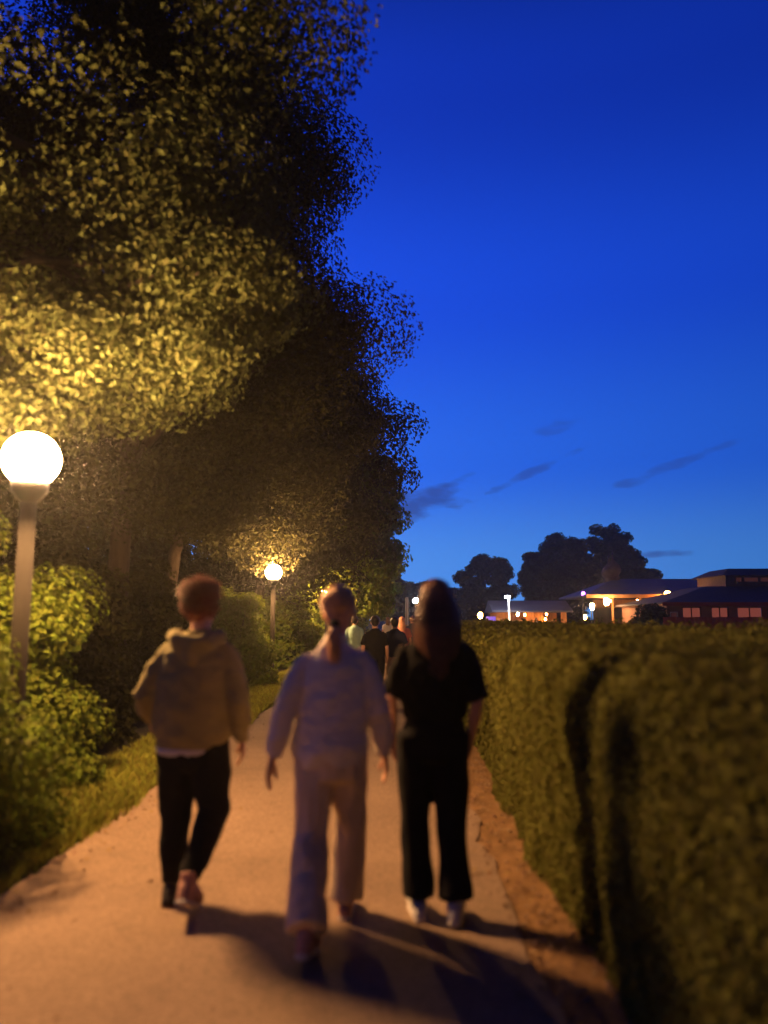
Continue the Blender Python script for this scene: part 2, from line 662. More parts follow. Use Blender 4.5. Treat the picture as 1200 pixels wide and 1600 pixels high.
# grass verge between the path and the bushes
rng = np.random.default_rng(5)
nb = 60000
gy = 2.2 + 43 * rng.random(nb) ** 2.0
gx = -2.12 - .95 * rng.random(nb) ** .9 - .03 * rng.random(nb)
gx += .05 * np.sin(gy * 2.3) * 1.0
h = (.045 + .06 * rng.random(nb)) * (1 + .02 * gy)
wd = .0035 + .0008 * gy
an = rng.random(nb) * 2 * PI
lean = rng.normal(size=(nb, 2)) * .35
bx = np.cos(an) * wd
by = np.sin(an) * wd
z0 = np.zeros(nb)
v0 = np.stack([gx - bx, gy - by, z0], 1)
v1 = np.stack([gx + bx, gy + by, z0], 1)
v2 = np.stack([gx + bx * .7 + lean[:, 0] * h * .4, gy + by * .7 + lean[:, 1] * h * .4, h * .6], 1)
v3 = np.stack([gx + lean[:, 0] * h * 1.1, gy + lean[:, 1] * h * 1.1, h], 1)
V = np.stack([v0, v1, v2, v3], 1).reshape(-1, 3)
b4 = (np.arange(nb) * 4)[:, None]
F_ = np.concatenate([b4 + np.array([[0, 1, 2]]), b4 + np.array([[0, 2, 3]])], 1).reshape(-1, 3)
tag(link('grass_verge', np_mesh('grass_verge', V, F_), MT['grass']), 'short green grass verge between path and bushes', 'grass', kind='stuff')

# litter: fallen leaves along the path edges and grit on the soil strip
nl = 900
ly = 2.0 + 16 * rng.random(nl) ** 1.6
side = rng.random(nl)
lx = np.where(side < .45, -2.15 + np.abs(rng.normal(size=nl)) * .22, .62 + rng.normal(size=nl) * .13)
lx = np.where(side > .93, -2 + 2.5 * rng.random(nl), lx)
P = np.stack([lx, ly, np.full(nl, .022)], 1)
nr = np.stack([rng.normal(size=nl) * .25, rng.normal(size=nl) * .25, np.ones(nl)], 1)
tag(link('fallen_leaves', leaf_mesh('fallen_leaves', P, nr, .018 + .03 * rng.random(nl), rng, droop=0, fold=.08), mat('dry_leaf', (.22, .13, .05), .8, .3, 4, island=.8)),
    'small dry leaves scattered along the edges of the path', 'leaf litter', kind='stuff')
ns = 2600
sy = 2.2 + 14 * rng.random(ns) ** 1.5
sx = .58 + .45 * rng.random(ns)
ss = .004 + .012 * rng.random(ns) ** 3
oct_ = np.array([[1, 0, 0], [0, 1, 0], [-1, 0, 0], [0, -1, 0], [0, 0, .7], [0, 0, -.7]])
of = np.array([[0, 1, 4], [1, 2, 4], [2, 3, 4], [3, 0, 4], [1, 0, 5], [2, 1, 5], [3, 2, 5], [0, 3, 5]])
V = (oct_[None] * ss[:, None, None] * (1 + .4 * rng.normal(size=(ns, 6, 3))) + np.stack([sx, sy, .012 + ss * .3], 1)[:, None]).reshape(-1, 3)
F_ = (of[None] + (np.arange(ns) * 6)[:, None, None]).reshape(-1, 3)
tag(link('gravel', np_mesh('gravel', V, F_), mat('gravel_stone', (.3, .2, .13), .9, .3, 30, island=.7)), 'fine loose gravel on the bare soil along the hedge', 'gravel', kind='stuff')


# ================================================================== lamps
def lamp(x, y, h=2.8, name='globe_lamp', label='', globe='globe', group='globe lamps along the path', r=.2):
    root = empty(name, (x, y, 0), label, 'street lamp', group)
    MB().lathe([(.11, 0), (.11, .03), (.07, .05), (.062, .9), (.058, h - r - .13)]).build('post', MT['post'], root, True)
    MB().lathe([(.058, h - r - .13), (.085, h - r - .10), (.13, h - r - .04), (.135, h - r + .045), (.06, h - r + .047)]).build('collar', MT['darkmetal'], root, True)
    MB().box(-.03, .03, -.068, -.055, .5, .72).build('service_door', MT['darkmetal'], root)
    MB().ell((0, 0, h), (r, r, r * .985), None, 32, 20).build('globe', MT[globe], root, True)
    return root


LX = [(-2.74, 5.68), (-3.09, 19.8), (-2.95, 34.0), (-2.9, 48.2), (-2.75, 62.4)]
LL = ['largest bright globe lamp on a post at the left edge, beside the nearest bushes',
      'second globe lamp, above the gap between the man and the pale sweater',
      'third globe lamp along the path, hidden behind the copper haired head',
      'fourth globe lamp, just beside the copper haired head',
      'small distant globe lamp in yellow foliage above the man in black']
for (x, y), lb in zip(LX, LL):
    lamp(x, y, 2.72, label=lb, r=.205)
lamp(1.75, 62, 3.0, 'street_lamp', 'cool white globe lamp far down the path left of the long haired woman', 'globe_cool', None, .22)

# ================================================================== trees on the left
G1 = 'overhanging trees along the left of the path'
rb = random.Random(77)
BOUGH = []
for i in range(64):          # low boughs that droop beside the first lamp
    t = rb.random()
    yy = 6.3 + rb.random() * 2.8
    xx = -4.3 + 3.1 * t
    BOUGH.append((xx, yy, 3.15 + .30 * (xx + 4.3) + .2 * (yy - 6.3) + rb.uniform(-.15, 1.0), .34 + .22 * rb.random()))
tree('broadleaf_tree', 'nearest tall leafy tree arching over the first globe lamp', -5.4, 8.0, 3.2, (-5.0, 7.6, 8.55), (4.6, 5.0, 5.7), 290000, .068, 11, MT['leaf'], 125, .19, G1, 3.1, limb=16, extra=BOUGH, thin=True)
tree('broadleaf_tree', 'tall leafy tree, second in the row, at the top left beside the open sky', -4.9, 13.6, 3.4, (-4.5, 13.4, 8.6), (4.25, 4.4, 6.0), 190000, .08, 12, MT['shade_leaf'], 150, .19, G1, 2.8, limb=10)
tree('broadleaf_tree', 'third tree in the row, behind the second globe lamp and reaching over the path', -6.3, 21.4, 3.4, (-4.4, 20.2, 7.5), (4.55, 4.8, 5.3), 110000, .105, 13, MT['shade_leaf'], 140, .19, G1, 2.4)
tree('broadleaf_tree', 'fourth tree in the row with foliage reaching farthest out over the path', -5.0, 28.5, 3.0, (-4.4, 28.0, 7.2), (5.05, 5.2, 5.8), 60000, .165, 14, MT['shade_leaf'], 150, .18, G1, 2.0)
for i, (y, z, rx, rz) in enumerate([(37.5, 7.0, 5.25, 6.4), (47, 7.0, 5.5, 6.7), (58, 6.8, 5.7, 6.4), (70, 6.4, 5.4, 6.0), (84, 6.0, 5.6, 5.8)]):
    ly_ = min([34.0, 48.2, 62.4], key=lambda q: abs(q - y))
    ex = [(-3.2 + 2.9 * rb.random(), ly_ + rb.uniform(.3, 3.5), rb.uniform(1.9, 4.4), rb.uniform(.4, .7)) for _ in range(34)] if i < 4 else None
    tree('broadleaf_tree', ['fifth tree in the row, lit from below by the third lamp', 'sixth tree in the row, bright yellow green low down by the lamp',
                            'seventh tree in the row, dark against the sky', 'eighth tree in the row, low dark outline against the sky',
                            'farthest tree of the row at the end of the path'][i],
         -5.0, y, 3, (-4.3, y, z), (rx, 5.6, rz), 24000, .26 + .03 * i, 20 + i, MT['leaf2'] if i < 4 else MT['shade_leaf'], 130, .17, G1, 1.2, limb=5, extra=ex)
G2 = 'trees of the wood behind the path trees'
for i, (x, y, z, r) in enumerate([(-11.5, 13, 5.0, 4.6), (-12, 18.5, 7.0, 5.5), (-11.5, 28, 7, 5.5), (-11, 40, 7, 6)]):
    tree('woodland_tree', ['dark woodland tree behind the nearest leafy tree', 'dark woodland tree behind the second tree of the row',
                           'dark woodland tree behind the third and fourth trees', 'dark woodland tree farthest back on the left'][i],
         x, y, 3, (x, y, z), (r, r, 6.8), 30000, .24, 40 + i, MT['shade_leaf'], 150, .19, G2, .6, limb=4)

# shrubs under them
G3 = 'bushes under the trees along the verge'
SH = [(-3.42, 4.95, (1.38, 1.1), 2.15, 42000, .055, 'rounded lit bush in the left foreground in front of the first lamp post'),
      (-4.1, 7.5, (1.5, 1.3), 3.1, 60000, .058, 'tall bush just behind the first globe lamp, bright green beside the globe'),
      (-4.7, 9.6, (1.5, 1.3), 2.7, 20000, .09, 'dark bush left of the man in the olive hoodie'),
      (-5.2, 11.9, (1.6, 1.4), 3.5, 18000, .10, 'dark bush behind the man in the olive hoodie'),
      (-5.2, 14.6, (1.7, 1.5), 3.4, 17000, .11, 'dark bush right of the curly head, before the second lamp'),
      (-3.8, 18.3, (1.2, 1.2), 2.7, 26000, .08, 'lit bush just before the second globe lamp'),
      (-4.6, 21.5, (1.2, 1.4), 2.3, 12000, .12, 'bush at the foot of the second globe lamp'),
      (-4.3, 25.5, (1.5, 1.8), 2.8, 12000, .14, 'bush behind the second globe lamp'),
      (-4.3, 30.5, (1.6, 2.0), 3.0, 11000, .16, 'bush left of the head of the woman in the pale sweater'),
      (-4.1, 36.0, (1.5, 2.0), 3.0, 10000, .18, 'bush at the third globe lamp'),
      (-3.9, 43.0, (1.7, 2.6), 3.4, 10000, .2, 'bright yellow green bush beyond the third lamp'),
      (-3.8, 51.5, (1.7, 2.6), 3.4, 10000, .22, 'bright yellow green bush around the small distant globe'),
      (-3.9, 61, (2.0, 3.2), 3.6, 9000, .24, 'far bush in the last lamp light behind the man in black')]
for i, (x, y, r, h, lb) in enumerate([(-8.2, 8.5, 2.0, 3.2, 'tall bush in the wood behind the first lamp'), (-9.0, 13, 2.6, 3.8, 'tall bush in the wood left of the curly head'),
                                     (-8.6, 18, 2.6, 4.0, 'tall bush in the wood behind the curly head'), (-8.2, 23.5, 2.6, 4.2, 'tall bush in the wood left of the second lamp'),
                                     (-8.0, 29.5, 3.0, 4.4, 'tall bush in the wood behind the second lamp'), (-13.5, 16, 3.2, 5.0, 'broad bush deep in the wood at the far left'),
                                     (-14, 24, 3.4, 5.5, 'broad bush deepest in the wood'), (-8.6, 38, 3.2, 5.5, 'tall bush of the wood far behind the second lamp'),
                                     (-11, 50, 4.5, 7.0, 'huge bush of the wood far left of the third lamp'), (-13.5, 64, 5.5, 8.0, 'huge farthest bush of the wood')]):
    SH.append((x, y, (r, r), h, 12000, .17, lb))
for i, (x, y, r, h, n, lf, lb) in enumerate(SH):
    shrub(lb, x, y, r, h, n, lf, 60 + i, G3, 'shade_leaf' if i in (2, 3, 4) or i > 12 else 'leaf2')  # shaded bushes get the darkened leaf colour

# ================================================================== hedge on the right
root = empty('hedge', (2.2, 18, 0), 'long clipped waist to chest high hedge along the right side of the path', 'hedge')
HX0, HX1, HY0, HY1, HH = .90, 3.5, -3.0, 46.0, 1.36


def wav(a, b):
    return (np.sin(a * 2.1 + 1.7 * np.sin(b * 1.9)) + np.sin(b * 2.7 + 1.3 * np.sin(a * 1.3 + 2)) + np.sin(a * 3.9 - b * 3.1 + 2 * np.sin(a * .7 + b * .6))) / 4


b = MB()
b.box(HX0 + .16 - 2.2, HX1 - .1 - 2.2, HY0 - 18, HY1 - .1 - 18, -.03, HH - .07)
b.build('branch_core', MT['core'], root)


def hedge_leaves(name, n, y0, y1, leaf, seed):
    rng = np.random.default_rng(seed)
    nf, nt_ = int(n * .58), n - int(n * .58)
    # front face with a rounded shoulder
    y = y0 + (y1 - y0) * rng.random(nf)
    t = rng.random(nf)
    z = t * HH
    sh = np.clip((z - (HH - .28)) / .28, 0, 1)
    lump = wav(y * 1.6, z * 2.2) + .5 * wav(y * 5, z * 5)
    face = HX0 + .05 * np.sin(y * .9) + .07 * wav(y * .8, 3)
    x = face + .20 * sh ** 2 + .045 * lump - .10 * (1 - np.clip(z / .5, 0, 1)) * 0 + rng.random(nf) ** 1.5 * .14
    P1 = np.stack([x, y, z], 1)
    n1 = np.stack([-1 + 0 * x, rng.normal(size=nf) * .5, .35 + rng.normal(size=nf) * .5 + sh], 1)
    # top
    y = y0 + (y1 - y0) * rng.random(nt_)
    x = HX0 + .08 + (HX1 - HX0 - .08) * rng.random(nt_)
    lump = wav(y * 1.3 + 9, x * 1.3) + .5 * wav(y * 4, x * 4)
    edge = np.clip(1 - (x - HX0) / .3, 0, 1)
    z = HH + .035 * np.clip((x - HX0), 0, 2) - .16 * edge ** 2 + .05 * lump - rng.random(nt_) ** 1.5 * .10
    spr = rng.random(nt_) < .04
    z = z + spr * rng.random(nt_) * .09
    P2 = np.stack([x, y, z], 1)
    n2 = np.stack([rng.normal(size=nt_) * .5 - edge, rng.normal(size=nt_) * .5, 1 + 0 * x], 1)
    P = np.concatenate([P1, P2]) - np.array([2.2, 18, 0])
    nr = np.concatenate([n1, n2]) + rng.normal(size=(nf + nt_, 3)) * .3
    link(name, leaf_mesh(name, P, nr, leaf * (.6 + .8 * rng.random(len(P))), rng, droop=.1), MT['hleaf'], root, kind='stuff')


hedge_leaves('hedge_leaves', 230000, .9, 8.5, .030, 1)
hedge_leaves('hedge_leaves', 90000, 8.5, 20, .055, 2)
hedge_leaves('hedge_leaves', 45000, 20, HY1, .13, 3)
hedge_leaves('hedge_leaves', 14000, HY0, .9, .08, 4)

rr = random.Random(31)
b = MB()
lp, ln_ = [], []
for i in range(150):
    y = 1.6 + 16 * rr.random() ** 1.6
    x = rr.choice([HX0 + .06 + rr.random() * .25, HX0 + rr.random() * 2.3])
    z = HH - .10 if x < HX0 + .3 else HH - .02
    p = [Vector((x, y, z))]
    d = Vector((rr.uniform(-.5, .3), rr.uniform(-.4, .4), 1)).normalized()
    for s_ in range(3):
        p.append(p[-1] + d * rr.uniform(.025, .055))
        d = (d + Vector((rr.uniform(-.25, .25), rr.uniform(-.25, .25), 0))).normalized()
        for q_ in range(2):
            lp.append(tuple(p[-1] + Vector((rr.uniform(-.015, .015), rr.uniform(-.015, .015), 0)) - Vector((2.2, 18, 0))))
            ln_.append((rr.uniform(-1, 1), rr.uniform(-1, 1), .6))
    b.tube([q_ - Vector((2.2, 18, 0)) for q_ in p], [.0025, .002, .0016, .0012], 4, cap=0)
b.build('stray_shoots', MT['bark'], root, kind='stuff')
rg = np.random.default_rng(3)
link('shoot_leaves', leaf_mesh('shoot_leaves', np.array(lp), np.array(ln_), .028 + .02 * rg.random(len(lp)), rg), MT['hleaf'], root, kind='stuff')

# ================================================================== far side of the meadow
G4 = 'dark trees beyond the beer garden'


def far_tree(lb, x, y, h, rx, seed, n=26000, leaf=.42, shape=None):
    return tree('dark_tree', lb, x, y, h * .3, (x, y, h * .58), (rx, rx * .9, h * .46), n, leaf, seed, MT['fleaf'], 110, .22, G4, .5, shape, limb=4, r0=.35)


far_tree('rounded dark tree left of the big tree group, above the tall white floodlight', 12.4, 104, 10.2, 4.3, 70)
far_tree('leftmost crown of the big dark tree group, with ragged left edge', 18.7, 96, 11.0, 3.2, 71)
far_tree('middle crown of the big dark tree group', 21.6, 97, 12.1, 4.4, 72)
far_tree('tallest and rightmost crown of the big dark tree group', 27.0, 96, 13.4, 4.3, 73)
far_tree('low tree sloping down at the right of the big dark tree group', 30.3, 97, 9.4, 3.3, 74)
far_tree('small blue grey tree on the horizon at the end of the path', 4.2, 120, 7.6, 4.4, 75, 12000, .5)
far_tree('small dark tree on the horizon behind the long haired woman', 9.6, 118, 6.2, 3.8, 76, 12000, .5)
far_tree('low dark tree at the very end of the path', .2, 112, 7.4, 4.2, 77, 12000, .5)
shrub('big dark rounded bush in front of the lantern lit pavilion', 15.6, 47, (1.75, 1.5), 2.75, 9000, .2, 90, None, 'fleaf', 60, 'large_bush')


for i, (x, y, lb) in enumerate([(14.2, 84, 'low dark bush in the distance left of the pavilion'), (19.5, 86, 'low dark bush in the distance behind the pavilion posts'), (10, 88, 'low dark bush in the distance behind the orange hut'),
                               (25, 86, 'low dark bush in the distance behind the middle of the pavilion'), (5.5, 92, 'low dark bush in the distance behind the amber pole lamp')]):
    shrub(lb, x, y, (3.4, 2.2), 3.6, 7000, .34, 120 + i, 'far bushes beyond the beer garden', 'fleaf', 60, 'far_bush')


# ---- pavilion with lanterns
def pavilion():
    X0, X1, Y0, Y1 = 15.4, 29.0, 58.0, 66.0
    root = empty('pavilion', (0, 0, 0), 'open beer garden pavilion with long blue grey roof lit orange from inside', 'pavilion')
    for x in [16.4 + i * 2.1 for i in range(6)]:
        MB().box(x - .07, x + .07, Y0 + .2, Y0 + .34, 0, 3.22).build('column', MT['hutwood'], root)
    ym, E_, Tp = (Y0 + Y1) / 2, 3.22, 4.75
    lo = [(X0 - 1.2, Y0 - .8, E_), (X1, Y0 - .8, E_), (X1, Y1 + .8, E_), (X0 - 1.2, Y1 + .8, E_), (X0 + 2.2, ym, Tp - .12), (X1, ym, Tp - .12)]
    hi = [(x, y, z + .12) for x, y, z in lo]
    MB().add(lo + hi, [(0, 4, 5, 1), (3, 2, 5, 4), (0, 3, 4), (6, 7, 11, 10), (9, 10, 11, 8), (6, 10, 9), (0, 1, 7, 6), (2, 3, 9, 8), (3, 0, 6, 9), (1, 5, 11, 7), (5, 2, 8, 11)]).build('roof', MT['roofblue'], root)
    MB().box(X0 - 1.2, X1 - .02, Y0 - .86, Y0 - .805, E_ - .12, E_ + .14).build('fascia', MT['hutwood'], root)
    MB().box(X0 + 1.5, X1 - .1, Y1 - .2, Y1, 0, 3.2).build('back_wall', MT['hutwood'], root)
    cup = MB().lathe([(.5, 0), (.5, .7), (.42, .8), (.46, .86), (.62, 1.1), (.66, 1.32), (.54, 1.6), (.28, 1.86), (.13, 2.05), (.06, 2.3), (.035, 2.6), (.02, 2.85)], (17.6, 62, 4.2), 12).build('cupola', MT['roof'], root, True)
    MB().ell((17.6, 62, 6.75), (.09, .09, .09)).build('finial', MT['darkmetal'], cup, True)
    for i in range(5):
        MB().ell((X0 + 1.3 + i * 2.1, Y0 + 1.9, 2.95), (.10, .10, .11)).build('bulb', MT['lantern'], root, True)
    for i in range(12):
        x = X0 + .0 + i * .92
        b = MB()
        b.prism([(Y0 - .78, 3.11), (Y0 - .78, 3.2), (ym, 4.6), (ym, 4.48)], 'x', x + 2.25, x + 2.35)
        b.build('rafter', MT['hutwood'], root)
    MB().box(X0 + 1.5, X1 - .1, Y1 - .2, Y1, 0, 2.5).build('back_wall', MT['hutwood'], root)
    cup = MB().lathe([(.5, 0), (.5, .7), (.42, .8), (.46, .86), (.62, 1.1), (.66, 1.32), (.54, 1.6), (.28, 1.86), (.13, 2.05), (.06, 2.3), (.035, 2.6), (.02, 2.85)], (17.3, 62, 3.95), 12).build('cupola', MT['roof'], root, True)
    MB().ell((17.3, 62, 6.5), (.12, .12, .12)).build('finial', MT['darkmetal'], cup, True)


pavilion()


def lantern(x, y, z, m, label, r=.17, g='lanterns and lamps of the beer garden', drop=.5):
    root = empty('lantern', (x, y, z), label, 'lantern', g)
    MB().lathe([(r * .55, -r * 1.5), (r * .9, -r * .9), (r, 0), (r * .85, r * .8), (r * .4, r * 1.2)], n=12).build('lamp_glass', MT[m], root, True)
    MB().lathe([(r * .95, r * 1.15), (r * .6, r * 1.45), (.03, r * 1.7), (.02, r * 1.7 + drop)], n=10).build('lamp_cap', MT['darkmetal'], root, True)


lantern(20.0, 56.75, 3.3, 'lantern', 'brightest amber lantern hanging at the pavilion eave', .24, drop=.1)
lantern(15.5, 56.6, 2.85, 'lantern_pale', 'pale lantern at the left end of the pavilion, right one of the pair', .2, drop=.1)
lantern(14.6, 57.2, 2.5, 'lantern_pale', 'pale lantern at the left end of the pavilion, lower left one of the pair', .17, drop=.3)
lantern(14.3, 58.5, 3.45, 'violet', 'small violet lamp above the pale lanterns', .13, drop=.2)
for o, p in (((14.6, 57.2), 0), ((14.3, 58.5), 1)):
    MB().lathe([(.05, 0), (.04, 2.2 if p == 0 else 3.2)], (o[0], o[1] + .25, 0), 8).build('lamp_pole', MT['darkmetal'])
    tag(bpy.context.scene.objects[-1] if False else C.objects[-1], ['slim dark pole carrying the lower pale lantern', 'slim dark pole carrying the violet lamp'][p], 'pole')


# ---- long low hall at the right
def hall():
    root = empty('hall', (0, 0, 0), 'long low hall with red lit windows and dark tiled roof at the right edge', 'building')
    X0, X1, Y0, Y1 = 17.0, 34.0, 48.5, 58.0
    # front wall built round its openings
    b = MB()
    ops = [(17.2, 17.7, .2, 2.0), (17.95, 19.15, 1.15, 2.3), (19.75, 20.85, 1.15, 2.3), (21.35, 22.95, 1.15, 2.3), (23.2, 26.8, 1.3, 2.2), (27.4, 29, 1.15, 2.2), (29.7, 31.2, 1.15, 2.2)]
    x = X0
    for a, c, z0, z1 in ops:
        b.box(x, a, Y0, Y0 + .25, 0, 2.45)
        b.box(a, c, Y0 + .002, Y0 + .248, 0, z0)
        b.box(a, c, Y0 + .002, Y0 + .248, z1, 2.45)
        x = c
    b.box(x, X1, Y0, Y0 + .25, 0, 2.45)
    b.box(X0, X0 + .25, Y0 + .25, Y1, 0, 2.45)
    b.build('wall', MT['wall'], root)
    for i, (a, c, z0, z1) in enumerate(ops):
        nm = 'door' if i == 0 else 'window'
        f = MB()
        f.box(a, a + .06, Y0 + .05, Y0 + .13, z0, z1).box(c - .06, c, Y0 + .05, Y0 + .13, z0, z1)
        f.box(a + .06, c - .06, Y0 + .05, Y0 + .13, z0, z0 + .06).box(a + .06, c - .06, Y0 + .05, Y0 + .13, z1 - .06, z1)
        k = 1 if c - a < 1.7 else 3
        for j in range(1, k + 1):
            xm = a + (c - a) * j / (k + 1)
            if nm == 'window':
                f.box(xm - .025, xm + .025, Y0 + .05, Y0 + .12, z0 + .06, z1 - .06)
        fo = f.build(nm, MT['roof'] if i else MT['white_lit'], root)
        MB().box(a + .06, c - .06, Y0 + .14, Y0 + .16, z0 + .06, z1 - .06).build('pane', MT['window_dim'] if i in (0, 4) else MT['window'], fo)
    # roof, eave board, clerestory and upper roof
    hx, hy = X0 + 3.9, Y0 + 3.6
    lo = [(X0 - .5, Y0 - .7, 2.45), (X1 + .5, Y0 - .7, 2.45), (X1 + .5, hy, 3.62), (hx, hy, 3.62), (X0 - .5, Y1, 2.45), (hx, Y1 - 3, 3.62)]
    hi = [(x, y, z + .11) for x, y, z in lo]
    MB().add(lo + hi, [(0, 3, 2, 1), (0, 4, 5, 3), (6, 7, 8, 9), (6, 9, 11, 10), (0, 1, 7, 6), (1, 2, 8, 7), (4, 0, 6, 10), (5, 4, 10, 11), (3, 5, 11, 9), (2, 3, 9, 8)]).build('roof', MT['roof'], root)
    MB().box(X0 - .5, X1 + .5, Y0 - .76, Y0 - .705, 2.36, 2.58).build('eave_board', MT['redglow'], root)
    for i in range(17):
        xx = X0 + .3 + i
        b = MB()
        b.prism([(Y0 - .62, 2.34), (Y0 - .62, 2.44), (Y0 - .01, 2.60), (Y0 - .01, 2.48)], 'x', xx - .05, xx + .05)
        b.build('rafter', MT['redglow'], root)
    U0 = 22.3
    cw = MB()
    cw.box(U0, X1, Y0 + 3.62, Y0 + 3.8, 3.4, 4.05).box(U0, X1, Y0 + 3.62, Y0 + 3.8, 4.32, 4.5)
    for i in range(12):
        xx = U0 + i * 1.1
        cw.box(xx, xx + (.7 if i == 0 else .16), Y0 + 3.622, Y0 + 3.798, 4.05, 4.32)
    cw.box(U0 + 12 * 1.1 - .1, X1, Y0 + 3.622, Y0 + 3.798, 4.05, 4.32)
    cw.build('clerestory_wall', MT['roof'], root)
    for i in range(12):
        xx = U0 + i * 1.1
        MB().box(xx + (.7 if i == 0 else .16), xx + 1.1, Y0 + 3.7, Y0 + 3.73, 4.05, 4.32).build('window', MT['window_dim'], root)
    MB().box(U0, X1, Y0 + 8.3, Y0 + 8.5, 3.4, 4.5).box(U0, U0 + .2, Y0 + 3.8, Y0 + 8.3, 3.4, 4.5).build('clerestory_back', MT['roof'], root)
    ux0, ux1, uy0, uy1 = U0 - .4, X1 + .5, Y0 + 3.2, Y0 + 8.9
    MB().add([(ux0, uy0, 4.46), (ux1, uy0, 4.46), (ux1, uy1, 4.46), (ux0, uy1, 4.46), (ux0 + 1.0, uy0 + 1.3, 4.98), (ux1, uy0 + 1.3, 4.98), (ux1, uy1 - 1.3, 4.98), (ux0 + 1.0, uy1 - 1.3, 4.98)],
             [(3, 2, 1, 0), (0, 1, 5, 4), (1, 2, 6, 5), (2, 3, 7, 6), (3, 0, 4, 7), (4, 5, 6, 7)]).build('upper_roof', MT['roof'], root)


hall()


# ---- orange lit hut and its things
def hut():
    root = empty('beer_hut', (0, 0, 0), 'low wooden serving hut glowing orange behind the white floodlight post', 'hut')
    X0, X1, Y0, Y1 = 8.3, 14.0, 63.0, 67.0
    n = 24
    wd = (X1 - X0) / n
    for i in range(n):
        x = X0 + i * wd
        z1 = 2.1
        if 4 <= i % 12 <= 9 and i < 22:
            MB().box(x + .008, x + wd - .008, Y0, Y0 + .05, 0, 1.05).build('plank', MT['hutwood'], root)
        else:
            MB().box(x + .008, x + wd - .008, Y0, Y0 + .05, 0, z1).build('plank', MT['hutwood'], root)
    MB().box(X0, X1, Y1 - .1, Y1, 0, 2.1).build('back_wall', MT['hutwood'], root)
    MB().box(X0 + .1, X1 - .1, Y0 - .25, Y0 + .3, 1.055, 1.11).build('counter', MT['hutwood'], root)
    MB().prism([(Y0 - .6, 2.1), (Y0 - .6, 2.22), ((Y0 + Y1) / 2, 3.1), (Y1 + .4, 2.2), (Y1 + .4, 2.1)], 'x', X0 - .4, X1 + .4).build('roof', MT['roofblue'], root)
    MB().box(X0 + .2, X1 - .2, Y1 - .3, Y1 - .25, 1.3, 1.5).build('shelf', MT['tan'], root)
    for x in (9.3, 10.9, 12.6):
        MB().ell((x, Y0 + 1.2, 1.95), (.1, .1, .1)).build('bulb', MT['lantern'], root, True)


hut()
MBX = MB().box(15.0, 33.5, 46.6, 46.66, .55, 1.42)
fr = empty('hedge_boards', (0, 0, 0), 'low boards in place of a red-lit hedge along the foot of the hall, glow put into their colour', 'fence')  # boards stand for a red-lit hedge, the red light is in their colour
for i in range(75):
    x = 15.2 + i * .25
    MB().box(x, x + .235, 44.0, 44.03, .06, 1.66 + .012 * math.sin(i * 7.3)).build('board', MT['redglow'], fr)
MB().box(15.2, 34, 44.035, 44.09, .4, .48).build('rail', MT['redglow'], fr)
MB().box(15.2, 34, 44.035, 44.09, 1.3, 1.38).build('rail', MT['redglow'], fr)

fl = empty('floodlight_mast', (9.05, 61, 0), 'tall white floodlight mast with cool white light in front of the hut', 'street lamp')
MB().lathe([(.14, 0), (.14, .1), (.09, .12), (.07, 3.35)]).build('mast', MT['white_lit'], fl, True)
MB().box(-.30, .12, -.13, .13, 3.36, 3.46).build('housing', MT['darkmetal'], fl)
MB().box(-.28, .10, -.11, .11, 3.22, 3.358).build('light', MT['flood'], fl, bevel=.02)

wp = MB().lathe([(.11, 0), (.11, 3.1), (.085, 3.16), (.02, 3.2)], (0, 0, 0), 16).build('white_post', MT['white_lit'], None, True)
wp.location = (.98, 58, 0)
tag(wp, 'bright white post left of the cool white globe lamp', 'post')

lantern(6.35, 57, 1.85, 'lantern', 'amber lamp just right of the long haired woman above the hedge', .17, drop=.0)
MB().lathe([(.05, 0), (.045, 1.62)], (6.35, 57, 0), 8).build('lamp_pole', MT['darkmetal'])
tag(C.objects[-1], 'short pole carrying the amber lamp right of the long haired woman', 'pole')
lantern(9.65, 60.5, 1.95, 'lantern_pale', 'warm white lamp on the front of the orange hut', .1, drop=.2)
lantern(12.2, 62.6, 1.55, 'lantern', 'amber lamp low at the right end of the orange hut', .09, drop=.5)
lantern(10.5, 62.3, 1.9, 'lantern', 'amber lamp under the eave in the middle of the orange hut', .08, drop=.15)
lantern(14.6, 59.5, 1.72, 'lantern', 'amber lamp at hedge height between the hut and the big dark bush', .14, drop=.2)
sg = MB().box(-.35, .35, -.04, .04, 1.15, 1.75).build('light_box', MT['violet_sign'], None, bevel=.02)
sg.location = (7.25, 58, 0)
tag(sg, 'violet lit box sign beside the amber lamp left of the hut', 'sign')
MB().box(-.3, -.24, -.03, .03, 0, 1.148).box(.24, .3, -.03, .03, 0, 1.148).build('leg', MT['darkmetal'], sg)


# ================================================================== people
def lerp(a, b, t):
    return Vector(a).lerp(Vector(b), t)


